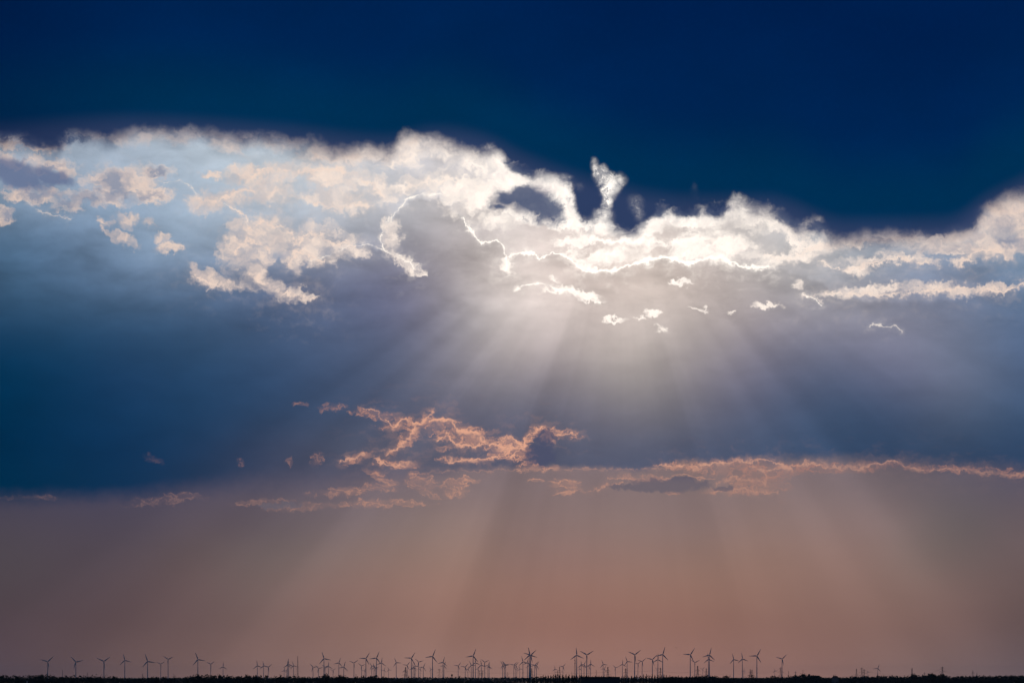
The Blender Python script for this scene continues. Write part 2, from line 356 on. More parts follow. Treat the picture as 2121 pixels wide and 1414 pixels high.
LOW = [(622,836,22,6),(690,845,36,11),(760,855,44,12,10),(800,872,40,9,35),(830,878,60,16,-8),(880,875,60,18,-10),(850,900,44,22,-60),(828,925,36,12,-35),(790,860,40,12),(905,885,40,10,30),
    (960,888,90,14,12),(940,908,60,12,15),(1000,914,80,12,8),(1045,922,70,20,5),(1080,938,50,26,15),(1095,905,14,30,20),(1020,895,26,10),(1120,892,34,10,-15),(1155,895,60,12,8),(1135,905,26,9,30),
    (815,960,56,12,5),(745,946,44,10,-28),(655,950,22,14,-50),(600,956,12,12),(500,958,9,12),(315,949,30,9,25),(960,952,70,7),(1030,944,60,10,-10),(1100,968,40,14),(1145,968,20,7),(920,930,22,10),
    (880,1004,50,26,20),(935,1014,44,20),(980,996,18,6),(790,988,50,10,25),(780,1010,60,9),(720,1018,100,12,-4),(790,1042,130,11),(650,1048,130,10,-4),(540,1040,80,8,-4),(330,1036,90,13,-4),(380,1028,60,9),(60,1030,90,7),(950,995,30,12),
    (1170,1001,44,14,8),(1180,1020,40,5,-10),(1110,992,22,5),(1420,965,60,12),(1500,968,120,20,2),(1570,985,80,36),(1540,1017,100,11),(1600,1005,50,16),(1650,970,90,13,-4),(1615,1010,14,14),(1400,1018,30,5),
    (1720,968,80,10),(1830,963,90,12),(1760,972,100,9),(1930,970,120,9),(2040,974,90,10),(2110,983,40,8),(1330,990,60,9,4)]
LOWLINES = [([(886,977),(1000,974),(1120,971),(1260,973),(1390,972),(1440,962)], 2.4, 0.3),
    ([(1150,1021),(1200,1018),(1252,1008),(1290,1002)], 2.6, 0.8),
    ([(1262,988),(1290,990),(1330,998),(1372,990),(1400,984),(1440,988),(1478,992)], 2.8, 0.8),
    ([(755,845),(775,850),(790,862),(808,880)], 3.5, 0.8), ([(800,864),(812,884),(840,868),(868,876),(895,852)], 4.5, 0.9),
    ([(895,870),(925,868),(950,890),(980,895),(1010,918),(1045,928),(1080,925)], 5.5, 1.0), ([(905,912),(925,900),(940,918),(970,925),(1000,920)], 4.0, 0.9),
    ([(1085,932),(1090,905),(1098,893),(1120,888),(1150,898),(1190,900)], 4.5, 1.0), ([(1118,905),(1132,898),(1145,912)], 4.5, 0.9),
    ([(800,940),(830,925),(850,900),(862,880)], 8.0, 0.85), ([(930,953),(970,952),(1030,948),(1060,932)], 4.0, 0.85), ([(1030,915),(1060,905),(1085,930),(1060,945)], 5.0, 0.9),
    ([(705,955),(722,948),(738,950),(752,938)], 4.0, 0.7), ([(775,948),(800,965),(830,960),(845,955)], 6.0, 0.75), ([(770,985),(790,992),(812,1005)], 3.5, 0.6),
    ([(1360,965),(1400,962),(1440,968),(1480,960),(1540,955),(1600,955),(1640,972)], 4.5, 0.75),
    ([(1590,976),(1630,968),(1680,960),(1740,968),(1790,970),(1820,958),(1860,957),(1900,972),(1960,970),(2040,976),(2121,985)], 5.0, 0.7),
    ([(1480,1018),(1540,1015),(1610,1022)], 4.0, 0.75), ([(1490,1000),(1520,988),(1560,995),(1590,1005)], 4.0, 0.7), ([(1555,966),(1590,985),(1585,1005)], 4.0, 0.65)]
LENS = [(1390,1004,130,22),(1330,1010,100,12),(580,1046,75,9,-3),(1130,905,34,26),(1120,940,50,34),(1500,1012,40,8)]

def lining(pts, width, amp, vec, vary=None):
    d = polyline(vec, pts)
    if d is not None and vary is not None: d = d * vary
    return None if d is None else (expo(d * d * (-1 / (width * 0.62 * K) ** 2)) + expo(d * (-1 / (width * 2.2 * K))) * 0.28) * amp
def most(xs):
    acc = None
    for x in xs:
        if x is not None: acc = x if acc is None else vmax(acc, x)
    return acc

wn3 = VM('SUBTRACT', noise(VM('ADD', pos, (0, 0, 5.0)), 2.6, 6, 0.55, color=True), (0.5, 0.5, 0.5))
q_top = VM('ADD', pos, VM('SCALE', VM('MULTIPLY', wn3, (1, 1, 0)), scale=0.22))
wn4 = VM('MULTIPLY', VM('SUBTRACT', noise(pos, 17.0, 3, 0.6, color=True), (0.5, 0.5, 0.5)), (0.09, 0.09, 0))
q_line = VM('ADD', VM('ADD', pos, VM('SCALE', wn2, scale=0.17)), wn4)
tx, ty = xy(q_top)
tx01 = to01(tx)
gx, gy = xy(q_fine)
gx01 = to01(gx)

# the dark upper cloud, bluer and darker further up
height = (el - az_curve(az01, [(0,282),(300,268),(600,288),(800,308),(900,290),(1000,305),(1100,350),(1250,400),(1400,430),(1600,432),(1750,480),(1950,478),(2050,425),(2121,392)])) * (1 / K)
tcol = mixc(smooth(height, -10.0, 45.0), lin((46, 62, 98)), lin((0, 47, 84)))
tcol = mixc(smooth(height, 50.0, 210.0), tcol, lin((0, 36, 82)))
tcol = mixc(smooth(height, 150.0, 420.0), tcol, lin((0, 30, 76)))
tcol = VM('SCALE', tcol, scale=1.0 + (noise(VM('MULTIPLY', q_soft, (0.5, 1.0, 1.0)), 0.7, 5, 0.5) - 0.5) * 0.35)
tcol = mixc(smooth(az, -6.5, -10.5, 0.0, 0.5), tcol, lin((0, 20, 58)))

def cloud_band(col, x0, x1, y0, y1):
    """the lit clouds between the dark upper cloud and the grey bank, within one window of sky"""
    ZONE[:] = [x0, x1, y0, y1]
    # the grey billows: darker just inside their edge, the air brighter just outside
    sd = (az_curve(gx01, DECK) - gy) * (1 / K)
    deck_on = smooth(az, P(560, 700)[0], P(800, 700)[0]) * smooth(az, P(2121, 700)[0], P(1700, 700)[0], 0.4, 1.0)
    ins = smooth(sd, -3.0, 8.0)
    col = VM('SCALE', col, scale=1.0 + deck_on * (ins * expo(vmax(sd, 0.0) * -0.02) * -0.11 + (1.0 - ins) * expo(vmin(sd, 0.0) * 0.02) * 0.14))
    b = blobs(q_fluff, DIM)
    if b is not None:
        m = smooth(b + (fl - 0.5) * 1.7 + (fl3 - 0.5) * 0.8, 0.06, 0.70) * smooth(b, 0.0, 0.12)
        col = mixc(m * 0.85, col, mixc(clamp01(smooth(b + (mid - 0.5) * 1.2 + (fl2 - 0.5) * 1.0, 0.25, 0.95) + (0.5 - relief) * 0.5), lit, lin((146, 149, 166))))
    b = blobs(q_fluff, BRIGHT)
    if b is not None:
        d = b + (fl - 0.5) * 2.3 + (fl2 - 0.5) * 0.5
        col = mixc(smooth(b + (fl - 0.5) * 1.2, 0.0, 0.9) * smooth(b, 0.0, 0.2) * smooth(near, 0.2, 0.8, 0.26, 0.10), col, VM('SCALE', lit, scale=0.88))
        m = smooth(d, 0.04, smooth(mid, 0.35, 0.65, 0.55, 1.15)) * smooth(b, 0.0, 0.10)
        shade = clamp01(smooth(fl3 + (fl2 - 0.5) * 0.5, 0.42, 0.66) * 0.5 + (1.0 - relief) * 0.75) * (1.0 - near * 0.78)
        thin = smooth(fl3, 0.62, 0.40, near * 0.4 + 0.42, 1.0)
        col = mixc(m * thin * smooth(near, 0.0, 0.5, 0.86, 1.0), col, mixc(shade * 0.7, lit, mixc(near, lin((156, 157, 172)), lin((196, 182, 178)))))
    if y0 < 560:
        td = (ty - az_curve(tx01, TOP)) * (1 / K)       # pixels above the edge of the upper cloud
        hem = smooth(td * -1.0 / az_value(az01, HEM, 0, 140) + (fl - 0.5) * 2.6 + (fl2 - 0.5) * 0.8, 1.1, 0.2) * smooth(fl3, 0.66, 0.40, 0.55, 1.0)
        hem = hem * smooth(td / az_value(az01, HEM, 0, 140), -1.7, -1.2)
        hs = clamp01(smooth(fl3, 0.47, 0.62) * 0.4 + (1.0 - relief) * 0.6) * (1.0 - near * 0.75) * 0.7
        col = mixc(hem * smooth(near, 0.0, 0.5, 0.62, 1.0), col, mixc(hs, lit, lin((176, 168, 174))))
    q_rim = VM('ADD', q_line, VM('SCALE', VM('SUBTRACT', q_fine, pos), scale=0.7))
    a = most(lining(p, w, s_, q_rim, smooth(fl2, 0.36, 0.64, 2.0, 0.5)) for p, w, s_ in RIMS)
    if a is not None: col = mixc(a * smooth(fl3, 0.64, 0.44, 0.25, 1.0), col, mixc(near, lin((240, 214, 198)), lit))
    wob = smooth(noise(pos, 3.6, 4, 0.6), 0.36, 0.58, 0.15, 1.0)
    thick = smooth(fl2, 0.36, 0.64, 2.6, 0.42)
    a = most(lining(p, w, s_, q_line, thick) for p, w, s_, br in LINES if not br)
    b = most(lining(p, w, s_, q_line, thick) for p, w, s_, br in LINES if br)
    if b is not None: a = b * wob if a is None else vmax(a, b * wob)
    if a is not None: col = mixc(a, col, mixc(near, (0.85, 0.70, 0.60), (1.25, 1.18, 1.08)))
    b = blobs(q_top, FRAG)
    if b is not None:
        col = mixc(smooth(b + (fl - 0.5) * 1.1 + (fl3 - 0.5) * 0.8, 0.06, 0.66) * smooth(b, 0.0, 0.15) * 0.92, col, lin((66, 82, 116)))
    b = blobs(q_soft, GREY)
    if b is not None:
        col = mixc(smooth(b + (fl - 0.5) * 0.9, 0.16, 0.58) * 0.85, col, lin((98, 112, 146)))
    if y0 < 560:
        td2 = td + 11.0 + (fl - 0.5) * (34.0 + nearer * 40.0) + (fl3 - 0.5) * 20.0 + (mid - 0.5) * 30.0
        soft = smooth(nearer, 0.1, 0.6, 1.0, 0.7)
        dark = smooth(td2, soft * -34.0, soft * 24.0)
        b = blobs(q_top, NOTCH)
        if b is not None:
            hole = smooth(b + (fl - 0.5) * 2.0 + (fl3 - 0.5) * 1.2, 0.0, 1.0) * smooth(b, 0.0, 0.4)
            hole = hole * smooth(fl3 + (fl2 - 0.5) * 0.7, 0.64, 0.42, 0.45, 1.0)
            hole = vmax(hole, smooth(b + (fl - 0.5) * 0.8, 0.0, 1.0) * smooth(b, 0.0, 0.3) * 0.4)
            col = mixc(hole, col, lit)
            dark = dark * (1.0 - hole)
        col = mixc(dark, col, tcol)
    return col

def low_clouds(col, x0, x1, y0, y1):
    """the orange-lit ragged clouds low over the dust, within one window of sky"""
    ZONE[:] = [x0, x1, y0, y1]
    ln_ = noise(VM('MULTIPLY', VM('ADD', q_fine, (2.0, 3.0, 8.0)), (0.75, 1.7, 1.0)), 6.5, 8, 0.62)
    lnr = noise(VM('MULTIPLY', VM('ADD', q_fine, (7.0, 1.0, 3.0)), (0.7, 1.7, 1.0)), 4.2, 7, 0.58)
    q_low = VM('ADD', q_line, VM('SCALE', VM('SUBTRACT', q_fine, pos), scale=0.45))
    b = blobs(q_fine, LOW)
    if b is not None:
        d = b + (ln_ - 0.5) * 2.2 + (lnr - 0.5) * 1.6
        rim = smooth(M('ABSOLUTE', lnr - 0.5), 0.0, 0.055, 1.0, 0.0)
        m = smooth(d, 0.05, 0.75) * smooth(d, 0.5, 1.0, 0.8, 0.45) * smooth(ln_, 0.66, 0.42, 0.5, 0.9)
        m = vmax(m * 0.62, smooth(b, 0.0, 0.9) * 0.2)
        m = vmax(m, rim * smooth(d, 0.0, 0.4) * 0.95) * smooth(b, 0.0, 0.12)
        amp = smooth(noise(VM('ADD', pos, (9.0, 1.0, 0.0)), 1.6, 4, 0.5), 0.35, 0.62, 0.45, 1.0)
        d = az - P(1080, 900)[0]
        c = mixc(expo(d * d * (-1 / (380 * K) ** 2)), lin((158, 116, 110)), lin((232, 166, 136)))
        c = mixc(smooth(el, P(0, 960)[1], P(0, 1010)[1], 0.0, 0.55), c, lin((172, 132, 118)))
        col = mixc(m * amp * smooth(az, P(200, 900)[0], P(850, 900)[0], 0.26, 0.92), col, c)
    thick = smooth(lnr, 0.38, 0.62, 2.4, 0.5)
    a = most(lining(p, w, s_, q_low, thick) for p, w, s_ in LOWLINES)
    if a is not None: col = mixc(a * smooth(ln_, 0.64, 0.46, 0.25, 0.9) * smooth(az, P(1300, 900)[0], P(1900, 900)[0], 1.0, 0.6), col, mixc(smooth(el, P(0, 950)[1], P(0, 985)[1]), lin((224, 166, 140)), lin((186, 140, 124))))
    b = blobs(q_fine, LENS)
    if b is not None:
        m = smooth(b + (ln_ - 0.5) * 0.9, 0.2, 0.5)
        col = mixc(m * 0.8, col, mixc(smooth(el, P(0, 960)[1], P(0, 1000)[1]), lin((76, 80, 106)), lin((104, 97, 108))))
    return col

# the rest of the sky, away from the break in the clouds: slate-blue overcast
skytex = NT.nodes.new('ShaderNodeTexSky'); skytex.sky_type = 'NISHITA'; skytex.sun_disc = False
skytex.sun_elevation = math.radians(SUN[1]); skytex.sun_rotation = math.radians(SUN[0])
rest = mixc(smooth(noise(VM('MULTIPLY', pos, (0.02, 0.06, 1.0)), 1.0, 4, 0.5), 0.35, 0.65), (0.018, 0.042, 0.115), (0.030, 0.062, 0.150))
rest = mixc(0.2, rest, VM('SCALE', skytex.outputs[0], scale=0.05))    # clear sky through the gaps
away = smooth(M('ABSOLUTE', az), 16.0, 60.0)
def background(col):
    n = NT.nodes.new('ShaderNodeBackground'); put(n.inputs[0], col); n.inputs[1].default_value = 1.0
    return n.outputs[0]
def choose(test, a, b):
    n = NT.nodes.new('ShaderNodeMixShader'); put(n.inputs[0], test)
    NT.links.new(a, n.inputs[1]); NT.links.new(b, n.inputs[2])
    return n.outputs[0]
def above(py): return M('GREATER_THAN', el, P(1060, py)[1])
def right_of(px): return M('GREATER_THAN', az, P(px, 700)[0])
SHARED = ['col', 'pos', 'q_fluff', 'q_soft', 'q_fine', 'q_top', 'q_line', 'az', 'el', 'az01', 'tx01', 'ty', 'gx01', 'gy', 'near', 'nearer', 'lit', 'fl', 'fl2', 'fl3', 'relief', 'mid', 'tcol']
def window(make, x0, x1, y0, y1):
    """one window of sky as a node group of its own, fed with the values all windows share"""
    global NT
    outer = {k: globals()[k] for k in SHARED}
    main = NT
    NT = bpy.data.node_groups.new('sky_window', 'ShaderNodeTree')
    for k, v in outer.items():
        NT.interface.new_socket(k, in_out='INPUT', socket_type='NodeSocketFloat' if isinstance(v, V) else ('NodeSocketColor' if k in ('col', 'lit', 'tcol') else 'NodeSocketVector'))
    NT.interface.new_socket('sky', in_out='OUTPUT', socket_type='NodeSocketColor')
    gi = NT.nodes.new('NodeGroupInput'); go = NT.nodes.new('NodeGroupOutput')
    globals().update({k: V(gi.outputs[k]) if isinstance(v, V) else gi.outputs[k] for k, v in outer.items()})
    NT.links.new(make(col, x0, x1, y0, y1), go.inputs[0])
    grp, NT = NT, main
    globals().update(outer)
    g = NT.nodes.new('ShaderNodeGroup'); g.node_tree = grp
    for k, v in outer.items(): put(g.inputs[k], v)
    return background(g.outputs[0])
def columns(make, xs, y0, y1):
    """one window of sky per column, so that each ray only works out the clouds near it"""
    if len(xs) == 2: return window(make, xs[0], xs[1], y0, y1)
    k = len(xs) // 2
    return choose(right_of(xs[k]), columns(make, xs[:k + 1], y0, y1), columns(make, xs[k:], y0, y1))

BIG = 1e9
upper = choose(above(440), columns(cloud_band, [-BIG, 480, 860, 1200, 1560, BIG], 440, 760), columns(cloud_band, [-BIG, 480, 860, 1200, 1560, BIG], 200, 440))
lower = choose(above(1075), background(col), columns(low_clouds, [-BIG, 560, 900, 1200, 1600, BIG], 790, 1075))
shell = choose(M('GREATER_THAN', M('ABSOLUTE', az), 16.0), choose(above(785), lower, choose(above(215), choose(above(715), background(col), upper), background(tcol))), background(mixc(away, mixc(M('GREATER_THAN', el, P(1060, 600)[1]), col, tcol), rest)))
wout = NT.nodes.new('ShaderNodeOutputWorld')
NT.links.new(shell, wout.inputs['Surface'])
world.cycles.sampling_method = 'MANUAL'
world.cycles.sample_map_resolution = 1024
sc.cycles.use_adaptive_sampling = True
sc.cycles.adaptive_threshold = 0.01
sc.cycles.adaptive_min_samples = 24
sc.cycles.use_denoising = True
sc.cycles.volume_bounces = 0
sc.cycles.max_bounces = 4

# ================================================================== the land
rng = random.Random(7)
C = sc.collection

def at(px, py, D):
    """point at distance D (metres north of the camera) seen in direction (px, py) of the photograph"""
    return Vector(((px - W0 / 2) / FPX * D, D, EYE + (YH - py) / FPX * D))

class MB:                                              # collects faces for one mesh object
    def __init__(s): s.v, s.f = [], []
    def face(s, pts):
        i = len(s.v); s.v += [tuple(p) for p in pts]; s.f.append(tuple(range(i, i + len(pts))))
    def box(s, lo, hi):
        (x0, y0, z0), (x1, y1, z1) = lo, hi
        i = len(s.v)
        s.v += [(x0,y0,z0),(x1,y0,z0),(x1,y1,z0),(x0,y1,z0),(x0,y0,z1),(x1,y0,z1),(x1,y1,z1),(x0,y1,z1)]
        s.f += [tuple(i + k for k in q) for q in ((0,3,2,1),(4,5,6,7),(0,1,5,4),(1,2,6,5),(2,3,7,6),(3,0,4,7))]
    def tube(s, pts, radii, n=8, cap=True):
        pts = [Vector(p) for p in pts]
        if not hasattr(radii, '__len__'): radii = [radii] * len(pts)
        base = len(s.v)
        for k, (p, r) in enumerate(zip(pts, radii)):
            d = (pts[min(k + 1, len(pts) - 1)] - pts[max(k - 1, 0)]).normalized()
            u = d.orthogonal().normalized(); w = d.cross(u)
            for j in range(n):
                t = 2 * math.pi * j / n
                s.v.append(tuple(p + u * math.cos(t) * r + w * math.sin(t) * r))
        for k in range(len(pts) - 1):
            for j in range(n):
                a, b = base + k * n + j, base + k * n + (j + 1) % n
                s.f.append((a, b, b + n, a + n))
        if cap:
            s.f.append(tuple(base + j for j in reversed(range(n))))
            s.f.append(tuple(base + (len(pts) - 1) * n + j for j in range(n)))
    def build(s, name, mat, parent=None, loc=None):
        me = bpy.data.meshes.new(name); me.from_pydata(s.v, [], s.f); me.update()
        me.materials.append(mat)
        o = bpy.data.objects.new(name, me); C.objects.link(o)
        if parent: o.parent = parent
        if loc is not None: o.location = loc
        return o

def tag(o, label=None, cat=None, group=None, kind=None):
    if label: o['label'] = label
    if cat: o['category'] = cat
    if group: o['group'] = group
    if kind: o['kind'] = kind
    return o
def empty(name, loc, rz=0.0):
    o = bpy.data.objects.new(name, None); C.objects.link(o)
    o.location = loc; o.rotation_euler = (0, 0, rz)
    o.empty_display_size = 1.0
    return o

def material(name, c, rough=0.6, vary=0.0, scale=0.2, spec=0.3):
    m = bpy.data.materials.new(name); m.use_nodes = True
    nt = m.node_tree; b = nt.nodes['Principled BSDF']
    b.inputs['Roughness'].default_value = rough
    b.inputs['Specular IOR Level'].default_value = spec
    if vary:
        tcn = nt.nodes.new('ShaderNodeTexCoord'); n = nt.nodes.new('ShaderNodeTexNoise')
        n.inputs['Scale'].default_value = scale; n.inputs['Detail'].default_value = 5
        nt.links.new(tcn.outputs['Object'], n.inputs['Vector'])
        r = nt.nodes.new('ShaderNodeValToRGB')
        r.color_ramp.elements[0].position = 0.3; r.color_ramp.elements[1].position = 0.7
        r.color_ramp.elements[0].color = (*[v * (1 - vary) for v in c], 1)
        r.color_ramp.elements[1].color = (*[v * (1 + vary) for v in c], 1)
        nt.links.new(n.outputs['Fac'], r.inputs[0]); nt.links.new(r.outputs[0], b.inputs['Base Color'])
    else:
        b.inputs['Base Color'].default_value = (*c, 1)
    return m
MAT = {
 'field': material('field', (0.07, 0.075, 0.04), 0.9, 0.35, 0.004, 0.1),
 'leaf': material('leaf', (0.032, 0.050, 0.036), 0.75, 0.4, 0.08, 0.2),
 'needle': material('needle', (0.024, 0.040, 0.032), 0.75, 0.35, 0.1, 0.2),
 'bark': material('bark', (0.07, 0.055, 0.04), 0.9, 0.3, 0.6, 0.1),
 'turbine': material('turbine_paint', (0.55, 0.57, 0.58), 0.45, 0.06, 0.03, 0.35),
 'steel': material('galvanised_steel', (0.20, 0.20, 0.21), 0.6, 0.15, 0.1, 0.4),
 'cable': material('cable', (0.10, 0.10, 0.11), 0.6),
 'concrete': material('concrete', (0.28, 0.27, 0.25), 0.85, 0.2, 0.08, 0.2),
 'dark_wall': material('dark_cladding', (0.05, 0.05, 0.055), 0.7, 0.2, 0.2, 0.3),
 'dark_roof': material('roof_felt', (0.045, 0.045, 0.05), 0.9, 0.2, 0.3, 0.1),
 'glass': material('window_glass', (0.03, 0.035, 0.04), 0.08, 0, 1, 0.6),
 'plaster': material('plaster', (0.16, 0.15, 0.14), 0.85, 0.12, 0.1, 0.2),
 'tile': material('roof_tile', (0.16, 0.07, 0.05), 0.8, 0.25, 0.4, 0.2),
 'slate': material('slate', (0.06, 0.065, 0.075), 0.6, 0.2, 0.3, 0.3),
 'feather': material('feather', (0.03, 0.03, 0.035), 0.7, 0.2, 4.0, 0.2),
 'pale': material('pale_paint', (0.72, 0.62, 0.56), 0.6, 0.1, 1.0, 0.3),
}

# --- the ground: one sheet to the horizon, gently rolling
g = MB(); NX, NY = 60, 70
for j in range(NY + 1):
    y = -400 + 60400 * (j / NY) ** 2.2
    half = 400 + max(y, 0) * 0.30
    for i in range(NX + 1):
        x = half * (2 * i / NX - 1)
        z = (1.2 * math.sin(x * 0.0021 + 1.0) * math.cos(y * 0.0013) + 0.8 * math.sin(x * 0.0007 + y * 0.0004)) * min(1.0, max(y, 0) / 1500) - 1.6
        g.v.append((x, y, z))
for j in range(NY):
    for i in range(NX):
        a = j * (NX + 1) + i
        g.f.append((a, a + 1, a + NX + 2, a + NX + 1))
ground = g.build('ground', MAT['field']); ground['kind'] = 'structure'
for p in ground.data.polygons: p.use_smooth = True

# --- foliage
def leaf(mb, p, s, r):
    u = Vector((r.gauss(0, 1), r.gauss(0, 1), r.gauss(0, 1))).normalized()
    w = u.orthogonal().normalized(); w.rotate(__import__('mathutils').Quaternion(u, r.uniform(0, 6.28)))
    a, b = w * s, u.cross(w) * s * r.uniform(0.5, 0.9)
    mb.face([p - a * 0.9, p - b, p + a, p + b * 0.8])

def crown(mb, c, rx, rz, clumps, per, size, r, clump_r=0.28):
    """clumps of leaves through an uneven ellipsoid"""
    c = Vector(c)
    for _ in range(clumps):
        d = Vector((r.gauss(0, 1), r.gauss(0, 1), r.gauss(0, 1))).normalized() * r.uniform(0.25, 1.0) ** 0.5
        q = c + Vector((d.x * rx, d.y * rx, d.z * rz))
        k = rx * clump_r * r.uniform(0.6, 1.3)
        for _ in range(per):
            leaf(mb, q + Vector((r.gauss(0, .5), r.gauss(0, .5), r.gauss(0, .4))) * k, size * r.uniform(0.6, 1.3), r)

def profile(pts, x):
    for a, b in zip(pts, pts[1:]):
        if a[0] <= x <= b[0]: return a[1] + (b[1] - a[1]) * (x - a[0]) / (b[0] - a[0])
    return pts[0][1] if x < pts[0][0] else pts[-1][1]

def wood(name, pts, D, rows, width, clumps, per, size, label, seed, spiky=False, mat='leaf', depth=22.0):
    """a far wood that reads as one mass: every tree has a trunk and a crown, all in one object"""
    r = random.Random(seed); mb = MB()
    px_m = FPX / D
    for k in range(rows):
        d = D + k * depth
        x = pts[0][0] - r.uniform(0, width)
        while x < pts[-1][0]:
            w = width * r.uniform(0.7, 1.45)
            x += w * 0.62 * px_m
            top = at(x, profile(pts, x) + r.uniform(-0.3, 1.1) * (1 + 0.3 * k), d + r.uniform(-8, 8))
            h = max(top.z, 8.0)
            rz = h * r.uniform(0.30, 0.42)
            c = (top.x, top.y, h - rz)
            if spiky:
                for t in range(9):
                    u = t / 8.0
                    crown(mb, (top.x, top.y, h * (1 - 0.75 * u)), 0.25 + w * 0.33 * u, h * 0.05, max(2, clumps // 9), per, size, r, 0.5)
            else:
                crown(mb, c, w * 0.56, rz, clumps, per, size, r)
                crown(mb, (top.x, top.y, (h - 1.6 * rz) * 0.6 + 1), w * 0.5, (h - 1.6 * rz) * 0.55 + 1.5, max(3, clumps // 3), per, size * 1.3, r)
            mb.tube([(top.x, top.y, -1.8), (top.x + 0.2, top.y, h * 0.75)], [w * 0.035 + 0.1, 0.1], 5)
            x += w * 0.10 * px_m
    o = mb.build(name, MAT[mat])
    tag(o, label, 'wood', kind='stuff')
    return o

LEFT_WOOD = [(-40,1397.5),(0,1397),(60,1397),(85,1396),(120,1397),(160,1398.6),(200,1398.4),(240,1401),(265,1404),(290,1402.5),(310,1401),(345,1401),(375,1402),(395,1399),(420,1397),(445,1396.5),(470,1397),(500,1399),(512,1397),(530,1398.4),(545,1400.4),(580,1398.8),(610,1399.4),(640,1401),(660,1400),(690,1400),(705,1399),(730,1401),(770,1399.5),(790,1402),(805,1404),(850,1406.5),(900,1408),(940,1406.4),(1000,1407.5),(1060,1411)]
RIGHT_WOOD = [(1370,1402),(1400,1400.5),(1450,1399),(1470,1398),(1485,1400),(1494,1403),(1520,1403),(1590,1403),(1600,1402),(1630,1401),(1650,1397.5),(1670,1397.5),(1700,1400),(1712,1403),(1725,1402),(1750,1402),(1780,1399.5),(1840,1398.4),(1858,1399),(1870,1401),(1890,1398),(1910,1397.5),(1930,1395.5),(1960,1397),(1970,1401),(1990,1400),(2000,1399.5),(2030,1399),(2121,1398),(2170,1398)]
FRONT_WOOD = [(1390,1404),(1420,1406),(1450,1409),(1500,1411),(1600,1410),(1700,1409.5),(1800,1410.5),(1850,1408.5),(1900,1411),(2000,1411),(2170,1409)]
wood('wood', [(-80,1404.2),(700,1403.4),(800,1402),(1000,1401.6),(1150,1402),(1300,1403.6),(2200,1404)], 12500, 3, 20, 8, 3, 3.6, 'far blue wood along the flat horizon behind all other trees', 11, depth=120)
wood('wood', [(x, y - 0.6) for x, y in LEFT_WOOD], 3500, 4, 10.5, 40, 6, 0.95, 'dark broadleaf wood along the skyline on the left', 12)
wood('wood', [(x, y - 0.6) for x, y in RIGHT_WOOD], 6200, 4, 13, 34, 5, 1.5, 'bluish broadleaf wood along the skyline on the right', 13, depth=35)
wood('wood', FRONT_WOOD, 4000, 2, 11, 24, 5, 1.0, 'dark wood at the bottom right in front of the bluish one', 14)
wood('wood', [(1030,1411),(1060,1407),(1090,1404.5),(1115,1402.5),(1135,1400.5),(1200,1400.5),(1290,1404.5),(1310,1402.5),(1350,1400.5),(1400,1402.5),(1440,1403.5),(1480,1406.5),(1520,1411)], 3100, 3, 6.0, 26, 6, 0.7, 'dense dark pine wood below the tips of the single pines', 15, spiky=True, mat='needle')

# --- single trees that stand out of the woods
def make_tree(px, ptop, D, width, crown_part, name, label, group=None, leafy='leaf', clumps=70, per=10, size=0.7, lean=0.0, seed=1):
    r = random.Random(seed)
    top = at(px, ptop, D); h = top.z
    root = empty(name, (top.x, top.y, -1.6))
    H = h + 1.6
    tr = MB()
    tr.tube([(0, 0, 0), (lean * 0.3, 0, H * 0.35), (lean * 0.7, 0, H * 0.6), (lean, 0, H * 0.88)], [width * 0.045 + .12, width * 0.035 + .08, width * 0.022 + .05, 0.05], 7)
    for k in range(7):
        a = r.uniform(0, 6.28); z0 = H * r.uniform(0.35, 0.7); l = width * 0.42 * r.uniform(0.7, 1.0)
        tr.tube([(lean * 0.5, 0, z0), (lean * .5 + math.cos(a) * l * .5, math.sin(a) * l * .5, z0 + l * .45), (lean * .5 + math.cos(a) * l, math.sin(a) * l, z0 + l * .7)], [width * 0.018 + .04, width * 0.01 + .03, 0.02], 5)
    tr.build('trunk', MAT['bark'], root)
    cr = MB()
    crown(cr, (lean * 0.6, 0, H * (1 - crown_part / 2)), width / 2, H * crown_part / 2, clumps, per, size, r)
    cr.build('crown', MAT[leafy], root)
    return tag(root, label, 'tree', group)
make_tree(674, 1394.2, 3420, 11.5, 0.55, 'broadleaf_tree', 'broad domed tree rising from the left wood below a tall wind turbine', seed=21, clumps=110)
make_tree(512, 1395.6, 3440, 10.0, 0.5, 'broadleaf_tree', 'round tree standing highest on the left wood between two groups of turbines', seed=22, clumps=90)
make_tree(530, 1397.0, 3430, 9.0, 0.5, 'broadleaf_tree', 'tree under the turbine at the left end of a trio, beside a higher round tree', seed=23, clumps=80)
make_tree(85, 1395.6, 3440, 9.0, 0.5, 'broadleaf_tree', 'slightly raised treetop between the left edge and the first wind turbine', seed=24, clumps=80)
make_tree(410, 1395.8, 3430, 10.0, 0.5, 'broadleaf_tree', 'round treetop at the foot of the tall turbine on the left rise', seed=25, clumps=90)
make_tree(703, 1396.6, 3430, 8.5, 0.5, 'broadleaf_tree', 'small round treetop just right of the broad domed tree', seed=26, clumps=80)
make_tree(775, 1397.0, 3430, 13.0, 0.55, 'broadleaf_tree', 'wide treetop at the right end of the left wood under two tall turbines', seed=27, clumps=110)
make_tree(609, 1395.5, 3440, 3.0, 0.8, 'conifer_tree', 'slim pointed conifer at the foot of the tall lattice mast', seed=28, clumps=50, leafy='needle', size=0.5)
make_tree(850, 1402.5, 3460, 7.0, 0.6, 'broadleaf_tree', 'lone dark treetop in the dip left of centre under a tall turbine', seed=29, clumps=70)
make_tree(952, 1399.4, 8200, 8.0, 0.8, 'conifer_tree', 'pointed dark conifer alone on the blue plain left of centre', seed=30, clumps=60, leafy='needle', size=1.2)
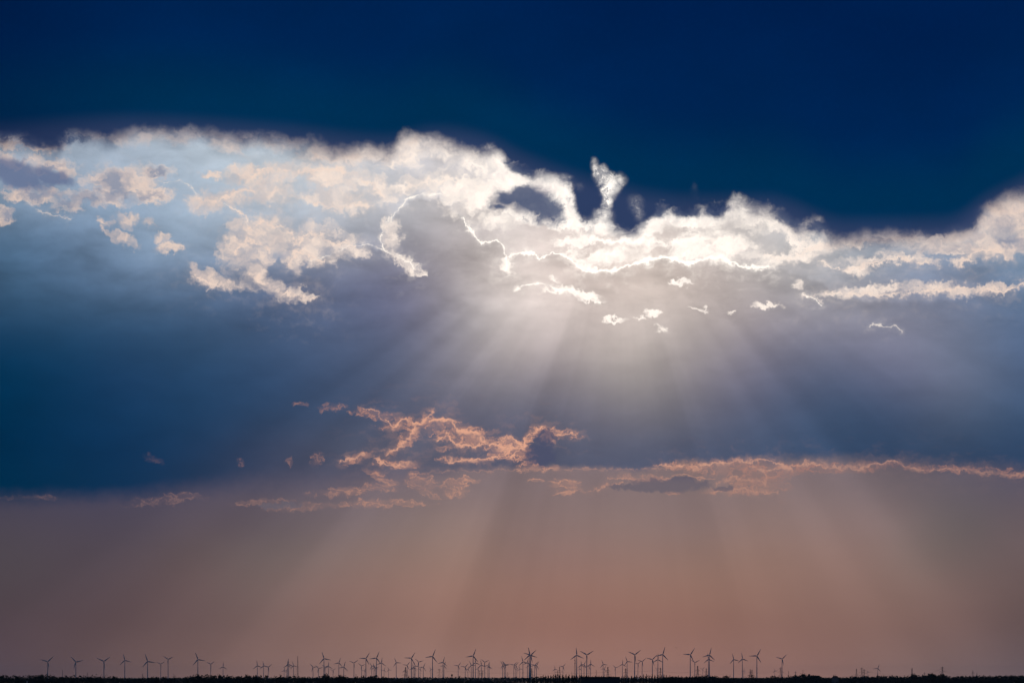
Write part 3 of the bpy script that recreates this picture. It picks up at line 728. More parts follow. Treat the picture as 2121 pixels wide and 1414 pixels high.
make_tree(1503, 1398.2, 6000, 15.0, 0.55, 'broadleaf_tree', 'dense round bush-like tree alone in the gap right of the twin turbines', seed=31, clumps=90, size=1.1)
make_tree(1555, 1396.2, 6000, 20.0, 0.45, 'broadleaf_tree', 'airy spreading tree with sky showing through its crown, before a pylon', seed=32, clumps=40, per=6, size=1.0)
make_tree(1600, 1398.4, 6000, 16.0, 0.5, 'broadleaf_tree', 'low spreading tree with ragged top at a small turbine, right of the airy one', seed=33, clumps=50, per=7, size=1.0)
make_tree(1664, 1395.6, 6050, 22.0, 0.5, 'broadleaf_tree', 'broad treetop highest on the right wood beside the last tall turbine', seed=34, clumps=100, size=1.1)
make_tree(1931, 1393.8, 6050, 16.0, 0.5, 'broadleaf_tree', 'tallest round treetop on the far right wood, left of a big pylon', seed=35, clumps=90, size=1.1)
make_tree(1953, 1394.8, 6050, 18.0, 0.5, 'broadleaf_tree', 'wide treetop right under the big three-armed pylon on the far right', seed=36, clumps=90, size=1.1)
make_tree(1893, 1395.2, 6060, 20.0, 0.5, 'broadleaf_tree', 'wide flat treetop under the cross-shaped pylon on the far right', seed=37, clumps=90, size=1.1)
make_tree(28, 1405.5, 900, 8.5, 0.6, 'broadleaf_tree', 'black near treetop in the bottom left corner, leftmost of the four', seed=38, clumps=230, per=14, size=0.28)
make_tree(48, 1405.0, 930, 6.5, 0.6, 'broadleaf_tree', 'black near treetop just left of the pale post', seed=39, clumps=200, per=14, size=0.28)
make_tree(97, 1405.0, 900, 9.5, 0.6, 'broadleaf_tree', 'widest black near treetop at bottom left, right of the pale post', seed=40, clumps=260, per=14, size=0.28)
make_tree(142, 1407.8, 920, 8.0, 0.6, 'broadleaf_tree', 'lowest black near treetop at bottom left, farthest from the corner', seed=41, clumps=220, per=14, size=0.28)
make_tree(2112, 1401.8, 900, 6.5, 0.6, 'broadleaf_tree', 'black near treetop cut by the bottom right corner', seed=42, clumps=240, per=14, size=0.28)
make_tree(1640, 1409.3, 2200, 12.0, 0.6, 'broadleaf_tree', 'dark treetop at the bottom edge right of the pine wood', seed=43, clumps=150, per=10, size=0.5)

# --- pines whose tips break the skyline
PINE_TOP = [(1096,1403.2),(1110,1400.6),(1122,1398.6),(1130,1396.6),(1160,1396.8),(1180,1396.4),(1200,1397.4),(1230,1399),(1285,1401.4),(1300,1399.4),(1330,1397.2),(1350,1395.8),(1370,1396.6),(1392,1398.8),(1412,1399.8),(1440,1400.6),(1470,1403)]
pine0 = empty('pine_tree', (0, 0, 0))
pr = random.Random(50); pt, pc = MB(), MB()
pt.tube([(0, 0, 0), (0, 0, 12), (0, 0, 23.5)], [0.28, 0.18, 0.03], 6)
for k in range(26):
    u = k / 25.0; z = 24.0 - 15.0 * u; rad = 0.15 + 1.75 * u ** 0.8
    for _ in range(3 + int(10 * u)):
        a = pr.uniform(0, 6.28); q = rad * pr.uniform(0.3, 1.1)
        for _ in range(4): leaf(pc, Vector((math.cos(a) * q, math.sin(a) * q, z - q * 0.35)) + Vector((pr.gauss(0, .16), pr.gauss(0, .16), pr.gauss(0, .2))), 0.36 * pr.uniform(.7, 1.3), pr)
pt.build('trunk', MAT['bark'], pine0); pc.build('crown', MAT['needle'], pine0)
def copy_tree(o, parent=None):
    c = o.copy(); C.objects.link(c)
    if parent: c.parent = parent
    for ch in [x for x in o.children]: copy_tree(ch, c)
    return c
x = 1097.0; first = True
while x < 1470:
    o = pine0 if first else copy_tree(pine0)
    first = False
    p = at(x, profile(PINE_TOP, x) + rng.choice([0, 0, 0.3, 0.8, 1.5, 2.2]), 3040 + rng.uniform(-30, 30))
    s = (p.z + 1.6) / 24.0
    o.location = (p.x, p.y, -1.6); o.scale = (s * rng.uniform(0.8, 1.25), s, s); o.rotation_euler = (0, 0, rng.uniform(0, 6.28))
    tag(o, 'dark narrow pine in the comb of pines along the skyline right of centre', 'pine tree', 'pines along the skyline right of centre')
    x += rng.uniform(3.6, 7.8)

# --- wind turbines: hub column, hub row, blade length, angle of one blade (degrees clockwise from straight up)
TURBINES = [(98.9,1369.5,16,47),(157.1,1370.2,15.5,77),(215.2,1368.8,16,54),(258.5,1366.5,14,346),(305.7,1368.8,16.5,341),(332.9,1374.5,9.5,57),(348.2,1364.6,12.5,63),(409.8,1364.9,15.5,340),(436.4,1374.5,10,55),(462,1380,10,4),
 (533,1377.7,11.5,352),(546,1377.7,10.5,348),(555.5,1380.7,10,50),(588.5,1388,7,10),(597.8,1374.8,12.5,356),(595.4,1377,10,0),(593.6,1387.3,6,30),(608,1377.7,9.5,344),
 (648.4,1381,10,80),(659.8,1383.4,9.5,75),(671,1363,15,342),(673.4,1380.7,9,65),(680.3,1379,10,2),(689.8,1387.6,7,46),(701.8,1371.9,11.5,18),(712,1380.3,12,16),(733.1,1372.1,10.5,54),(749,1378,9,67),(755,1387.6,6,30),(757.9,1362.9,14.5,32),
 (770,1378.5,9,328),(774.7,1381.4,9.5,350),(779.7,1362,15,23),(777.6,1382,8,75),(790,1371.7,11.5,7),(795.6,1386.7,6.5,18),(805,1386,6.5,340),(820.7,1371.2,11,336),(838.5,1388.4,6.5,5),(843.4,1376.8,9.5,38),(852,1362.2,14.5,33),
 (855.6,1381.4,10,355),(859.8,1378,9,343),(858.4,1384,7,20),(867.2,1370.2,10.5,73),(870.5,1385,6,30),(876.7,1380.7,10,26),(892.3,1385.3,6.5,329),(895.8,1358.7,16,22),(917.6,1370.6,12,15),(919.6,1377.7,9.5,22),
 (949,1378,9.5,38),(963.6,1380.5,10,41),(969.2,1385,7,20),(976,1376.5,10,334),(980,1357.6,16,21),(984.7,1371.5,11,355),(990,1384.7,7,30),(997,1376.5,11,352),(1004,1370.4,10,66),(1010.8,1377.4,9.5,22),(1013.4,1380,8,5),
 (1041.3,1376,10,327),(1044.6,1376.5,10,332),(1047.4,1376,10,77),(1064.4,1376.5,9.5,44),(1068.4,1377,9,38),(1070.6,1385.3,5,40),(1076.5,1384,7,342),(1083.1,1369.5,12,345),(1092.4,1371.7,11,10),(1095.6,1377,9,350),(1097.2,1355.6,16.5,348),(1099.0,1356,16,47),
 (1107.6,1376.8,10,42),(1111.3,1377,10,30),(1149.5,1384.7,7.5,350),(1166,1379.7,9,40),(1194.5,1356,16,355),(1204,1376.8,10,356),(1200.7,1384.7,6,355),(1209.7,1375.5,9.5,26),(1215.3,1355.4,16.5,59),(1219.9,1379.4,8,40),(1223.4,1374.4,10,0),
 (1249.3,1374.8,10,340),(1251.6,1384.3,7.5,25),(1274.7,1381.8,8,72),(1289.2,1374.8,10,2),(1299,1369,11.5,337),(1314.5,1355,16,53),(1321.3,1374,8.5,48),(1330,1369.2,10.5,49),(1351.2,1365,13.5,44),(1362.7,1365,13,0),(1360.8,1384.7,5,60),(1372.6,1354.7,16.5,16),
 (1429.7,1355,16,34),(1439.2,1371.2,11,63),(1455.4,1385,6,44),(1469.3,1355.6,16,14),(1467.2,1364.5,13,351),(1519.5,1364.9,13,345),(1537.6,1363.8,13.5,350),(1540.6,1388.6,6,8),(1567.7,1357.6,16.5,29),(1604.6,1388.6,5.5,340),(1619.8,1363.8,13.5,46),(1797.4,1390.6,5,342),(1818,1383,10,20)]
RB = 36.0                                               # blade length in metres
proto = empty('wind_turbine', (0, 0, 0))
tw = MB(); tw.tube([(0, 0, z) for z in (0, 1, 30, 60, 85, 100)], [3.1, 2.85, 2.4, 1.95, 1.6, 1.4], 16)
tower = tw.build('tower', MAT['turbine'], proto)
nc = MB(); nc.tube([(0, y, 0.3) for y in (-2.2, -1.6, 2.0, 6.5, 7.4)], [1.3, 1.75, 1.9, 1.5, 0.9], 10)
nc.box((-0.6, 4.6, 1.8), (0.6, 6.2, 2.5))
nacelle = nc.build('nacelle', MAT['turbine'], proto)
hb = MB(); hb.tube([(0, y, 0) for y in (-2.1, -1.6, -0.6, 0.6, 1.1)], [0.25, 1.0, 1.5, 1.45, 1.3], 12)
hub = hb.build('hub', MAT['turbine'], proto, (0, -3.3, 0.3))
bl = MB()
secs = [(0.0, 0.85, 0.85), (0.06, 0.85, 0.75), (0.16, 1.75, 0.55), (0.30, 1.55, 0.40), (0.55, 1.10, 0.26), (0.80, 0.72, 0.15), (0.96, 0.42, 0.08), (1.0, 0.12, 0.04)]
for t, ch, th in secs:
    tw_ = math.radians(16 * (1 - t) ** 1.5)
    for x_, y_ in ((-0.9, 0), (-0.35, 1.0), (0.35, 0.9), (1.15, 0), (0.35, -0.7), (-0.35, -0.9)):
        x2, y2 = x_ * ch * 1.6, y_ * th * 1.3
        bl.v.append((x2 * math.cos(tw_) - y2 * math.sin(tw_), x2 * math.sin(tw_) + y2 * math.cos(tw_) - 0.9 * t * t, 0.8 + t * (RB - 0.8)))
for k in range(len(secs) - 1):
    for j in range(6):
        a, b = k * 6 + j, k * 6 + (j + 1) % 6
        bl.f.append((a, b, b + 6, a + 6))
bl.f.append(tuple(range(len(bl.v) - 6, len(bl.v))))
for k in range(3):
    if k == 0: b0 = b = bl.build('blade', MAT['turbine'], hub)
    else:
        b = b0.copy(); C.objects.link(b)
    b.rotation_euler = (0, math.radians(120 * k), 0)
for o in (tower, nacelle, hub, b0):
    for p in o.data.polygons: p.use_smooth = True

def size_word(L): return 'tall' if L >= 13 else ('middle-sized' if L >= 8.6 else 'small')
def pose_words(a):
    a = a % 120
    if a < 9 or a > 111: return 'one blade straight up'
    if a < 28: return 'top blade leaning right'
    if a < 45: return 'one blade level leftward'
    if a < 76: return 'blades in a Y'
    if a < 95: return 'one blade level rightward'
    return 'top blade leaning left'
def place_words(x):
    for lim, w in ((380, 'over the left wood'), (575, 'on the left rise'), (640, 'by the lattice mast'), (720, 'around the domed tree'), (830, 'left of the central dip'), (1025, 'over the central dip'), (1135, 'by the crossed rotors'), (1200, 'over the first pines'), (1284, 'above the dark building'), (1400, 'over the pine wood'), (1500, 'right of the pines'), (1700, 'by the airy tree'), (2200, 'alone far right')):
        if x < lim: return w
ORD = ['leftmost such', 'second such from left', 'third such from left', 'fourth such from left', 'fifth such from left', 'sixth such from left', 'seventh such from left']
keys = [(size_word(t[2]), pose_words(t[3]), place_words(t[0])) for t in TURBINES]
order = sorted(range(len(TURBINES)), key=lambda i: TURBINES[i][0])
for n, i in enumerate(order):
    px, py, L, ang = TURBINES[i]
    o = proto if n == 0 else copy_tree(proto)
    D = min(RB * FPX / L, 38000.0) * (1 + 0.004 * ((i * 37) % 11 - 5) / 5)
    s = L * D / FPX / RB
    p = at(px, py, D)
    H = p.z + 1.6
    o.location = (p.x, p.y, -1.6)
    o.rotation_euler = (0, 0, math.radians(9 + ((i * 53) % 13 - 6)))
    for ch in o.children:
        base = ch.name.split('.')[0]
        if base == 'tower': ch.scale = (s * 0.92, s * 0.92, H / 100.0)
        elif base == 'nacelle': ch.location = (0, 0, H); ch.scale = (s, s, s)
        else: ch.location = (0, -3.3 * s, H + 0.3 * s); ch.scale = (s, s, s); ch.rotation_euler = (0, math.radians(ang), 0)
    same = [j for j in order if keys[j] == keys[i]]
    lab = f'{keys[i][0]} wind turbine, {keys[i][1]}, {keys[i][2]}'
    if len(same) > 1: lab += f', {ORD[same.index(i)]}'
    tag(o, lab, 'wind turbine', 'wind turbines along the horizon')

# --- lattice pylons: column, top row, height in metres, arms (height share, half width in metres)
ARMS = {'three': [(0.94, 4.0), (0.76, 7.5), (0.58, 6.5)], 'two': [(0.80, 6.0), (0.60, 10.5)], 'one': [(0.62, 12.0)], 'low': [(0.92, 5.0), (0.70, 6.0)]}
def pylon(px, ptop, H, kind, label):
    D = (H - EYE) * FPX / (YH - ptop)
    p = at(px, YH, D)
    root = empty('pylon', (p.x, p.y, -1.6), math.radians(rng.uniform(-25, 25)))
    t = MB(); HH = H + 1.6; w0, w1, rr = 3.6, 0.7, 0.22
    lv = [0, .18, .34, .48, .60, .70, .79, .87, .94, 1.0]
    wd = lambda u: w0 * (1 - u) ** 1.25 + w1
    for sx_, sy_ in ((1, 1), (1, -1), (-1, -1), (-1, 1)):
        t.tube([(sx_ * wd(u), sy_ * wd(u), HH * u) for u in lv], rr, 4)
    for a, b in zip(lv, lv[1:]):
        cs = [(1, 1), (1, -1), (-1, -1), (-1, 1)]
        for k in range(4):
            c, d = cs[k], cs[(k + 1) % 4]
            t.tube([(c[0] * wd(a), c[1] * wd(a), HH * a), (d[0] * wd(b), d[1] * wd(b), HH * b)], rr * 0.6, 3)
            t.tube([(d[0] * wd(a), d[1] * wd(a), HH * a), (c[0] * wd(b), c[1] * wd(b), HH * b)], rr * 0.6, 3)
    t.build('tower', MAT['steel'], root)
    tips = []
    for u, hw in ARMS[kind]:
        m = MB(); z = HH * u; w = wd(u)
        for sx_ in (-1, 1):
            for sy_ in (-1, 1):
                m.tube([(sx_ * w, sy_ * w, z), (sx_ * hw, 0, z)], rr * 0.8, 4)
                m.tube([(sx_ * w, sy_ * w, z + H * 0.035), (sx_ * hw, 0, z)], rr * 0.6, 4)
            for k in (0.3, 0.6):
                m.tube([(sx_ * (w + (hw - w) * k), 0, z), (sx_ * (w + (hw - w) * k), 0, z + H * 0.03 * (1 - k))], rr * 0.5, 3)
        m.build('crossarm', MAT['steel'], root)
        for sx_ in (-1, 1):
            q = MB()
            q.tube([(0, 0, 0), (0, 0, -0.4), (0, 0, -2.4), (0, 0, -2.6)], [0.08, 0.2, 0.2, 0.08], 5)
            q.build('insulator', MAT['cable'], root, (sx_ * hw * 0.97, 0, z - 0.1))
            tips.append((sx_ * hw * 0.97, z - 2.7))
    tag(root, label, 'pylon', 'power pylons along the horizon')
    return root, tips
PYL = [(181,1391.4,45,'one','small cross-shaped pylon between the second and third turbine from the left edge'),
 (295,1394.2,42,'two','faint little pylon left of the fifth turbine from the left edge'),
 (360,1394.0,42,'one','faint cross-shaped pylon right of a turbine, over the left wood'),
 (737.5,1395.0,42,'low','tiny pylon beside the Y-bladed turbine at the end of the left wood'),
 (840,1380.6,50,'two','wide-armed pylon amid small turbines in the dip left of centre'),
 (910,1383.8,50,'three','three-armed pylon standing clear right of a tall turbine left of centre'),
 (1051.5,1391.0,45,'two','faint small pylon just right of the three clustered turbines at centre'),
 (1101.5,1383.0,50,'two','pylon half hidden behind the tower of the twin crossed rotors'),
 (1154.5,1388.6,45,'low','faint short pylon left of the wide-armed one over the first pines'),
 (1159,1380.2,50,'two','wide-armed pylon between two small turbines over the first pines'),
 (1235,1387.0,46,'one','thin pylon standing alone above the dark flat building'),
 (1259,1380.0,50,'two','wide-armed pylon right of two turbines, above the dark building'),
 (1296,1383.2,50,'three','faint pylon just left of a turbine at the dark building right end'),
 (1368,1382.0,50,'three','pylon between two tall towers over the pine wood'),
 (1445,1378.0,50,'two','tallest pylon right of the pine wood, beside a middle-sized turbine'),
 (1463,1383.2,50,'two','pylon just left of the pair of overlapping tall turbines'),
 (1512,1396.0,38,'low','tiny pylon low left of two tall turbines near the airy tree'),
 (1554,1385.0,50,'two','pylon rising behind the airy spreading tree, left one of two'),
 (1557.5,1386.0,50,'three','pylon rising behind the airy spreading tree, right one of two'),
 (1617,1381.0,50,'three','pylon just left of the last tall turbine on the right'),
 (1648,1389.4,46,'low','short wide pylon right of the last tall turbine'),
 (1663,1386.4,50,'one','thin cross-shaped pylon on the broad treetop of the right wood'),
 (1729.5,1395.4,40,'low','tiny pylon by the low house on the right'),
 (1774,1384.2,50,'one','cross-shaped pylon left of a pair of pylons on the far right'),
 (1785,1381.8,50,'three','taller pylon of the pair beside the tiny turbine on the far right'),
 (1790,1385.2,48,'three','shorter pylon of the pair beside the tiny turbine on the far right'),
 (1889,1382.6,50,'one','cross-shaped pylon alone between lone turbine and big three-armed pylon'),
 (1915,1391.6,44,'low','tiny pylon left of the tallest treetop on the far right'),
 (1952,1380.0,50,'three','big three-armed pylon standing clear on the far right'),
 (2015,1387.2,48,'two','pylon just left of the church spire')]
built = [pylon(*p) for p in PYL]

def cable(i, j, a, b, label):
    """one sagging conductor from pylon i to pylon j"""
    (ri, ti), (rj, tj) = built[i], built[j]
    def w(r, t):
        c, s_ = math.cos(r.rotation_euler.z), math.sin(r.rotation_euler.z)
        return Vector((r.location.x + t[0] * c, r.location.y + t[0] * s_, r.location.z + t[1]))
    p, q = w(ri, ti[a % len(ti)]), w(rj, tj[b % len(tj)])
    mb = MB(); n = 16; sag = 3.0 + (q - p).length * 0.0016
    mb.tube([p.lerp(q, k / n) - Vector((0, 0, 4 * sag * (k / n) * (1 - k / n))) for k in range(n + 1)], 0.16, 4)
    o = mb.build('power_line', MAT['cable'])
    tag(o, label, 'power line', 'power lines between the pylons')
for i, j, txt in ((4,5,'between the two pylons left of centre'),(5,7,'from the central dip to the crossed rotors'),(7,9,'between the crossed rotors and the first pines'),(9,11,'across the space above the dark building'),(11,12,'at the right end of the dark building'),(12,13,'over the middle of the pine wood'),(13,14,'from the pine wood to the tallest pylon'),(15,17,'from the overlapping turbines to the airy tree'),(18,19,'from the airy tree to the last tall turbine'),(19,21,'right of the last tall turbine'),(21,23,'above the low house on the right'),(24,26,'over the lone turbine on the far right'),(26,28,'left of the big three-armed pylon'),(28,29,'from the big three-armed pylon to the church')):
    cable(i, j, 0, 0, f'faint power line {txt}, upper of two')
    cable(i, j, -1, -1, f'faint power line {txt}, lower of two')

# --- masts, towers and buildings
def lattice(mb, H, w0, w1, r, n=14, power=1.0):
    lv = [k / n for k in range(n + 1)]; wd = lambda u: w0 + (w1 - w0) * u ** power
    cs = [(1, 1), (1, -1), (-1, -1), (-1, 1)]
    for c in cs: mb.tube([(c[0] * wd(u), c[1] * wd(u), H * u) for u in lv], r, 4)
    for a, b in zip(lv, lv[1:]):
        for k in range(4):
            c, d = cs[k], cs[(k + 1) % 4]
            mb.tube([(c[0] * wd(a), c[1] * wd(a), H * a), (d[0] * wd(b), d[1] * wd(b), H * b)], r * 0.6, 3)
            mb.tube([(d[0] * wd(a), d[1] * wd(a), H * a), (c[0] * wd(b), c[1] * wd(b), H * b)], r * 0.6, 3)
            mb.tube([(c[0] * wd(a), c[1] * wd(a), H * a), (d[0] * wd(a), d[1] * wd(a), H * a)], r * 0.6, 3)

D = 128 * FPX / 44
p = at(616.6, YH, D)
mast = empty('lattice_mast', (p.x, p.y, -1.6))
m = MB(); lattice(m, 150.0, 5.2, 1.3, 0.45, 18, 0.9); m.build('mast', MAT['steel'], mast)
m = MB(); m.tube([(0, 0, 149), (0, 0, 153.5)], [0.35, 0.12], 6); m.build('antenna', MAT['steel'], mast)
for z in (46, 70, 97):
    m = MB(); m.tube([(0, 0, 0), (0, 0, 0.6)], [3.6, 3.6], 12); m.build('platform', MAT['steel'], mast, (0, 0, z))
m = MB()
for sx_ in (-1, 1): m.tube([(sx_ * 1.6, 0, 90), (sx_ * 45, 0, 0)], 0.12, 4)
m.build('guy_wire', MAT['cable'], mast)
tag(mast, 'tall slim lattice mast rising among small turbines left of centre', 'lattice mast')

D = 98 * FPX / 42.5
p = at(1191.0, YH, D)
tele = empty('radio_tower', (p.x, p.y, -1.6))
m = MB(); lattice(m, 121.0, 5.4, 1.2, 0.42, 16, 0.85); m.build('mast', MAT['steel'], tele)
for z, rr, hh in ((89, 2.6, 4.5), (104, 2.2, 3.0)):
    m = MB(); m.tube([(0, 0, 0), (0, 0, 0.4), (0, 0, hh)], [rr * 0.8, rr, rr], 12); m.build('platform', MAT['steel'], tele, (0, 0, z))
for z, a in ((86, 3.6), (92, 4.4), (105, 3.9), (99, 5.2)):
    m = MB(); m.tube([(0, 0, 0), (0, -0.5, 0), (0, -0.9, 0)], [0.4, 1.5, 1.6], 12)
    d = m.build('dish', MAT['turbine'], tele, (math.cos(a) * 2.4, math.sin(a) * 2.4, z)); d.rotation_euler = (0, 0, a + math.pi / 2)
tag(tele, 'lattice radio tower with round dishes just left of a tall turbine tower', 'radio tower')

def chimney(px, ptop, H, r, label, name='chimney'):
    D = (H - EYE) * FPX / (YH - ptop); p = at(px, YH, D)
    root = empty(name, (p.x, p.y, -1.6))
    m = MB(); m.tube([(0, 0, 0), (0, 0, H * 0.5), (0, 0, H)], [r * 1.4, r * 1.1, r], 14); m.build('shaft', MAT['concrete'], root)
    m = MB(); m.tube([(0, 0, 0), (0, 0, 1.6)], [r * 1.25, r * 1.25], 14); m.build('rim', MAT['dark_wall'], root, (0, 0, H + 0.003))
    tag(root, label, 'chimney'); return root
chimney(129.3, 1386.2, 85, 1.9, 'thin plain chimney between the first and second turbine from the left')
chimney(1633.2, 1388.2, 60, 0.9, 'thin dark pole-like chimney right of the last tall turbine')
chimney(1184.5, 1390.0, 50, 0.7, 'short thin chimney between first pines and radio tower')

D = 18 * FPX / 6.2; p = at(936, YH, D)
wt = empty('water_tower', (p.x, p.y, -1.6))
m = MB(); m.tube([(0, 0, 0), (0, 0, 14), (0, 0, 29)], [3.0, 2.4, 2.6], 12); m.build('shaft', MAT['concrete'], wt)
m = MB(); m.tube([(0, 0, 29.01), (0, 0, 31), (0, 0, 39.5)], [2.8, 4.8, 5.0], 14); m.build('tank', MAT['dark_wall'], wt)
m = MB(); m.tube([(0, 0, 39.51), (0, 0, 41.6)], [5.2, 0.6], 14); m.build('roof', MAT['slate'], wt)
tag(wt, 'small dark-topped water tower standing alone in the dip left of centre', 'water tower')

# portal of steel lattice near the centre
D = 30 * FPX / 14.5; p = at(996, YH, D)
gt = empty('lattice_portal', (p.x, p.y, -1.6))
for sx_ in (-1, 1):
    m = MB(); lattice(m, 53.0, 1.8, 1.1, 0.35, 10)
    o = m.build('leg', MAT['steel'], gt, (sx_ * 7.6, 0, 0))
for z, hw in ((50.0, 12.0), (39.0, 10.0), (33.0, 9.5)):
    m = MB(); m.box((-hw, -1.0, 0), (hw, 1.0, 0.5))
    for k in range(9):
        xx = -hw + hw * 2 * k / 8
        m.tube([(xx, -0.9, 0.4), (min(xx + hw / 4, hw), -0.9, 2.4)], 0.25, 4)
    m.box((-hw, -1.0, 2.4), (hw, 1.0, 2.8)); m.build('beam', MAT['steel'], gt, (0, 0, z))
tag(gt, 'wide two-legged lattice portal half hidden among turbines left of centre', 'lattice portal')

# church
D = 33 * FPX / 11.6; p = at(2023.4, YH, D)
ch = empty('church', (p.x, p.y, -1.6))
m = MB(); m.box((-3.4, -3.4, 0), (3.4, 3.4, 29)); m.build('tower', MAT['plaster'], ch)
m = MB()
for k in range(4):
    a, b = [(-3.8, -3.8), (3.8, -3.8), (3.8, 3.8), (-3.8, 3.8)][k], [(3.8, -3.8), (3.8, 3.8), (-3.8, 3.8), (-3.8, -3.8)][k]
    m.face([(*a, 29.01), (*b, 29.01), (b[0] * .36, b[1] * .36, 38)  , (a[0] * .36, a[1] * .36, 38)])
    m.face([(a[0] * .36, a[1] * .36, 38), (b[0] * .36, b[1] * .36, 38), (0, 0, 56)])
m.build('spire', MAT['slate'], ch)
m = MB(); m.tube([(0, 0, 55.5), (0, 0, 58)], 0.15, 5); m.tube([(-0.7, 0, 57.2), (0.7, 0, 57.2)], 0.12, 5); m.build('cross', MAT['steel'], ch)
m = MB(); m.box((3.402, -5.5, 0), (24, 5.5, 14)); m.build('nave', MAT['plaster'], ch)
m = MB()
m.face([(3.41, -6, 14.01), (24.5, -6, 14.01), (24.5, 0, 22), (3.41, 0, 22)]); m.face([(3.41, 6, 14.01), (3.41, 0, 22), (24.5, 0, 22), (24.5, 6, 14.01)])
m.face([(24.5, -6, 14.01), (24.5, 6, 14.01), (24.5, 0, 22)]); m.build('roof', MAT['tile'], ch)
for sx_ in (8, 13, 18):
    m = MB(); m.box((sx_ - 0.8, -5.53, 4), (sx_ + 0.8, -5.503, 11)); m.build('window', MAT['glass'], ch)
tag(ch, 'church with a slim pointed spire above the wood on the far right', 'church')

# village houses on the right skyline
def house(px, ptop, D, w, d, eave, label, tower=False):
    top = at(px, ptop, D).z; p = at(px, YH, D)
    root = empty('house', (p.x, p.y, -1.6), math.radians(8))
    h = top + 1.6
    m = MB(); m.box((-w / 2, -d / 2, 0), (w / 2, d / 2, h - eave)); m.build('wall', MAT['plaster'], root)
    m = MB(); z0, z1 = h - eave + 0.005, h; a, b = w / 2 + 0.5, d / 2 + 0.5
    m.face([(-a, -b, z0), (a, -b, z0), (a - 2, 0, z1), (-a + 2, 0, z1)]); m.face([(a, b, z0), (-a, b, z0), (-a + 2, 0, z1), (a - 2, 0, z1)])
    m.face([(-a, b, z0), (-a, -b, z0), (-a + 2, 0, z1)]); m.face([(a, -b, z0), (a, b, z0), (a - 2, 0, z1)])
    roof = m.build('roof', MAT['tile'], root)
    m = MB(); cx = -w * 0.3
    if tower: m.box((cx - 2, -2, h - eave * 0.7), (cx + 2, 2, h + 3.2)); m.build('roof_turret', MAT['slate'], root)
    else: m.box((cx - 0.5, -0.5, h - eave * 0.6), (cx + 0.5, 0.5, h + 2.0)); m.build('chimney', MAT['tile'], roof)
    for k in range(max(2, int(w / 5))):
        m = MB(); xx = -w / 2 + w * (k + 0.5) / max(2, int(w / 5))
        m.box((xx - 0.6, -d / 2 - 0.03, h - eave - 2.6), (xx + 0.6, -d / 2 - 0.003, h - eave - 1.0)); m.build('window', MAT['glass'], root)
    tag(root, label, 'house')
house(1684, 1398.0, 6350, 30, 11, 4.5, 'long low house with a little roof turret on the right skyline', True)
house(1730, 1398.8, 6150, 12, 10, 4.0, 'small house with a chimney beside a tiny pylon on the right skyline')

# the dark flat-roofed building in front of the pines
D = 1500.0; p0, p1 = at(1203.6, 1400.6, D), at(1283.6, 1400.6, D)
bd_ = empty('flat_roofed_building', ((p0.x + p1.x) / 2, D, -1.6))
bw, bh = p1.x - p0.x, p0.z + 1.6
m = MB(); m.box((-bw / 2, 0, 0), (bw / 2, 16, bh - 0.6)); m.build('wall', MAT['dark_wall'], bd_)
m = MB(); m.box((-bw / 2 - 0.12, -0.12, bh - 0.597), (bw / 2 + 0.12, 16.12, bh)); m.build('roof', MAT['dark_roof'], bd_)
for xx, ww in ((-7.2, 1.2), (-1.5, 0.8), (4.4, 1.6)):
    m = MB(); m.box((xx, 4, bh + 0.003), (xx + ww, 5.2, bh + 0.10)); m.build('skylight', MAT['glass'], bd_)
for row in range(6):
    for k in range(5):
        m = MB(); xx = -bw / 2 + 1.6 + k * (bw - 3.2 - 1.6) / 4; z = 2.0 + row * 3.2
        m.box((xx, -0.04, z), (xx + 1.6, -0.003, z + 1.5)); m.build('window', MAT['glass'], bd_)
tag(bd_, 'near-black flat-roofed building rising from the bottom edge before the pines', 'building')

# pale post between the near treetops at bottom left
p = at(56.2, 1410.0, 880)
ps = empty('post', (p.x, p.y, -1.6))
m = MB(); m.tube([(0, 0, 0), (0, 0, p.z + 1.3)], [0.17, 0.14], 10); m.build('pole', MAT['pale'], ps)
m = MB(); m.tube([(0, 0, p.z + 1.302), (0, 0, p.z + 1.6)], [0.22, 0.16], 10); m.build('cap', MAT['pale'], ps)
tag(ps, 'short pale post between the black treetops at bottom left', 'post')

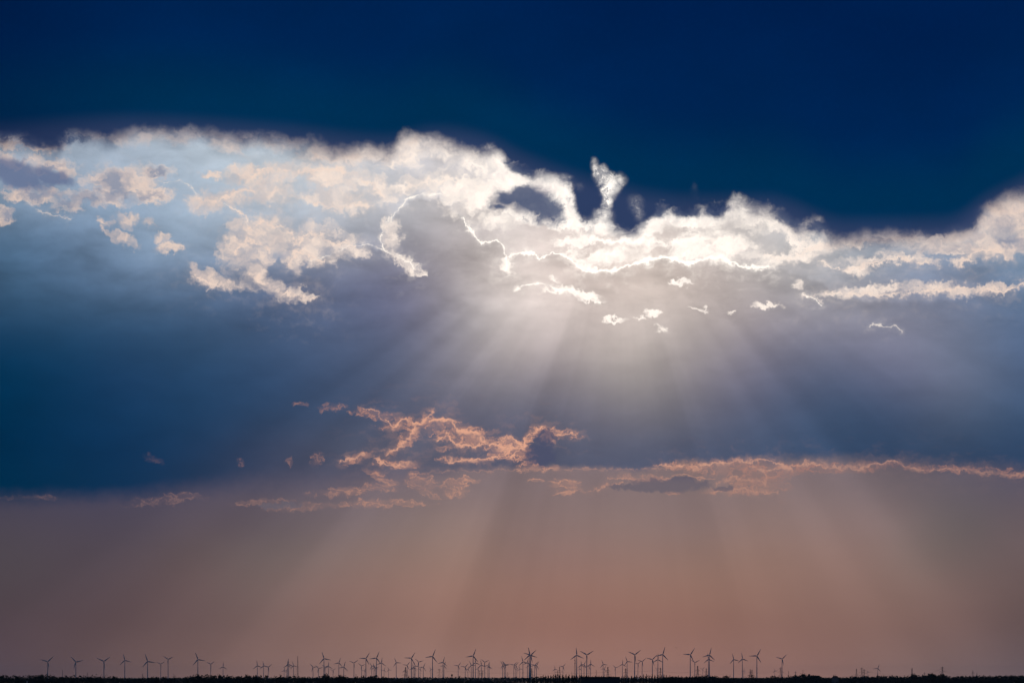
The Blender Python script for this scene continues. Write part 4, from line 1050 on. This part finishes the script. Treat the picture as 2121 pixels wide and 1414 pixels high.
# birds
bird0 = None
for n, (px, py, D, roll, lab) in enumerate(((1400.3, 1340.5, 1500, 10, 'dark bird in flight above the pine wood, upper of two'), (1406.9, 1355.6, 1900, -15, 'dark bird in flight above the pine wood, lower of two'), (1499, 1198.3, 2200, 5, 'tiny bird high in the brown haze on the right, left of a pair'), (1517, 1198, 2200, -8, 'tiny bird high in the brown haze on the right, right of a pair'), (1644, 927.5, 2300, 12, 'tiny bird before the dark grey cloud bank on the right'))):
    if bird0 is None:
        o = bird0 = empty('bird', (0, 0, 0))
        m = MB(); m.tube([(0, y, z) for y, z in ((-0.30, 0.03), (-0.26, 0.05), (-0.18, 0.03), (0.0, 0.0), (0.16, 0.0), (0.24, 0.01), (0.42, 0.02))], [0.01, 0.035, 0.045, 0.075, 0.055, 0.03, 0.06], 8)
        m.build('body', MAT['feather'], bird0)
        for sx_ in (-1, 1):
            m = MB()
            q = [((0.04, -0.10, 0.03), (0.04, 0.12, 0.03)), ((0.28, -0.14, 0.14), (0.28, 0.09, 0.12)), ((0.52, -0.06, 0.12), (0.50, 0.08, 0.10)), ((0.72, 0.04, 0.04), (0.66, 0.09, 0.04))]
            for (a, b), (c, d) in zip(q, q[1:]):
                f = [a, c, d, b]
                up = [(sx_ * x_, y_, z_ + 0.012) for x_, y_, z_ in f]; dn = [(sx_ * x_, y_, z_ - 0.012) for x_, y_, z_ in f]
                m.face(up); m.face(dn[::-1])
                for k in range(4): m.face([up[k], dn[k], dn[(k + 1) % 4], up[(k + 1) % 4]])
            m.build('wing', MAT['feather'], bird0)
    else: o = copy_tree(bird0)
    o.location = at(px, py, D); o.rotation_euler = (0, math.radians(roll), math.radians(40 * (n % 3) - 30)); o.scale = (1.1, 1.1, 1.1)
    tag(o, lab, 'bird', 'birds in flight')

# --- the hazy air
hz = MB(); hz.box((-14500, -700, -6), (14500, 44000, 165))
hm = bpy.data.materials.new('haze'); hm.use_nodes = True
hn = hm.node_tree; hn.nodes.clear()
vol = hn.nodes.new('ShaderNodeVolumePrincipled'); ho = hn.nodes.new('ShaderNodeOutputMaterial')
vol.inputs['Color'].default_value = (0.72, 0.84, 1.0, 1)
vol.inputs['Density'].default_value = 6e-6
vol.inputs['Anisotropy'].default_value = 0.0
hn.links.new(vol.outputs[0], ho.inputs['Volume'])
haze = hz.build('haze', hm); haze['kind'] = 'stuff'
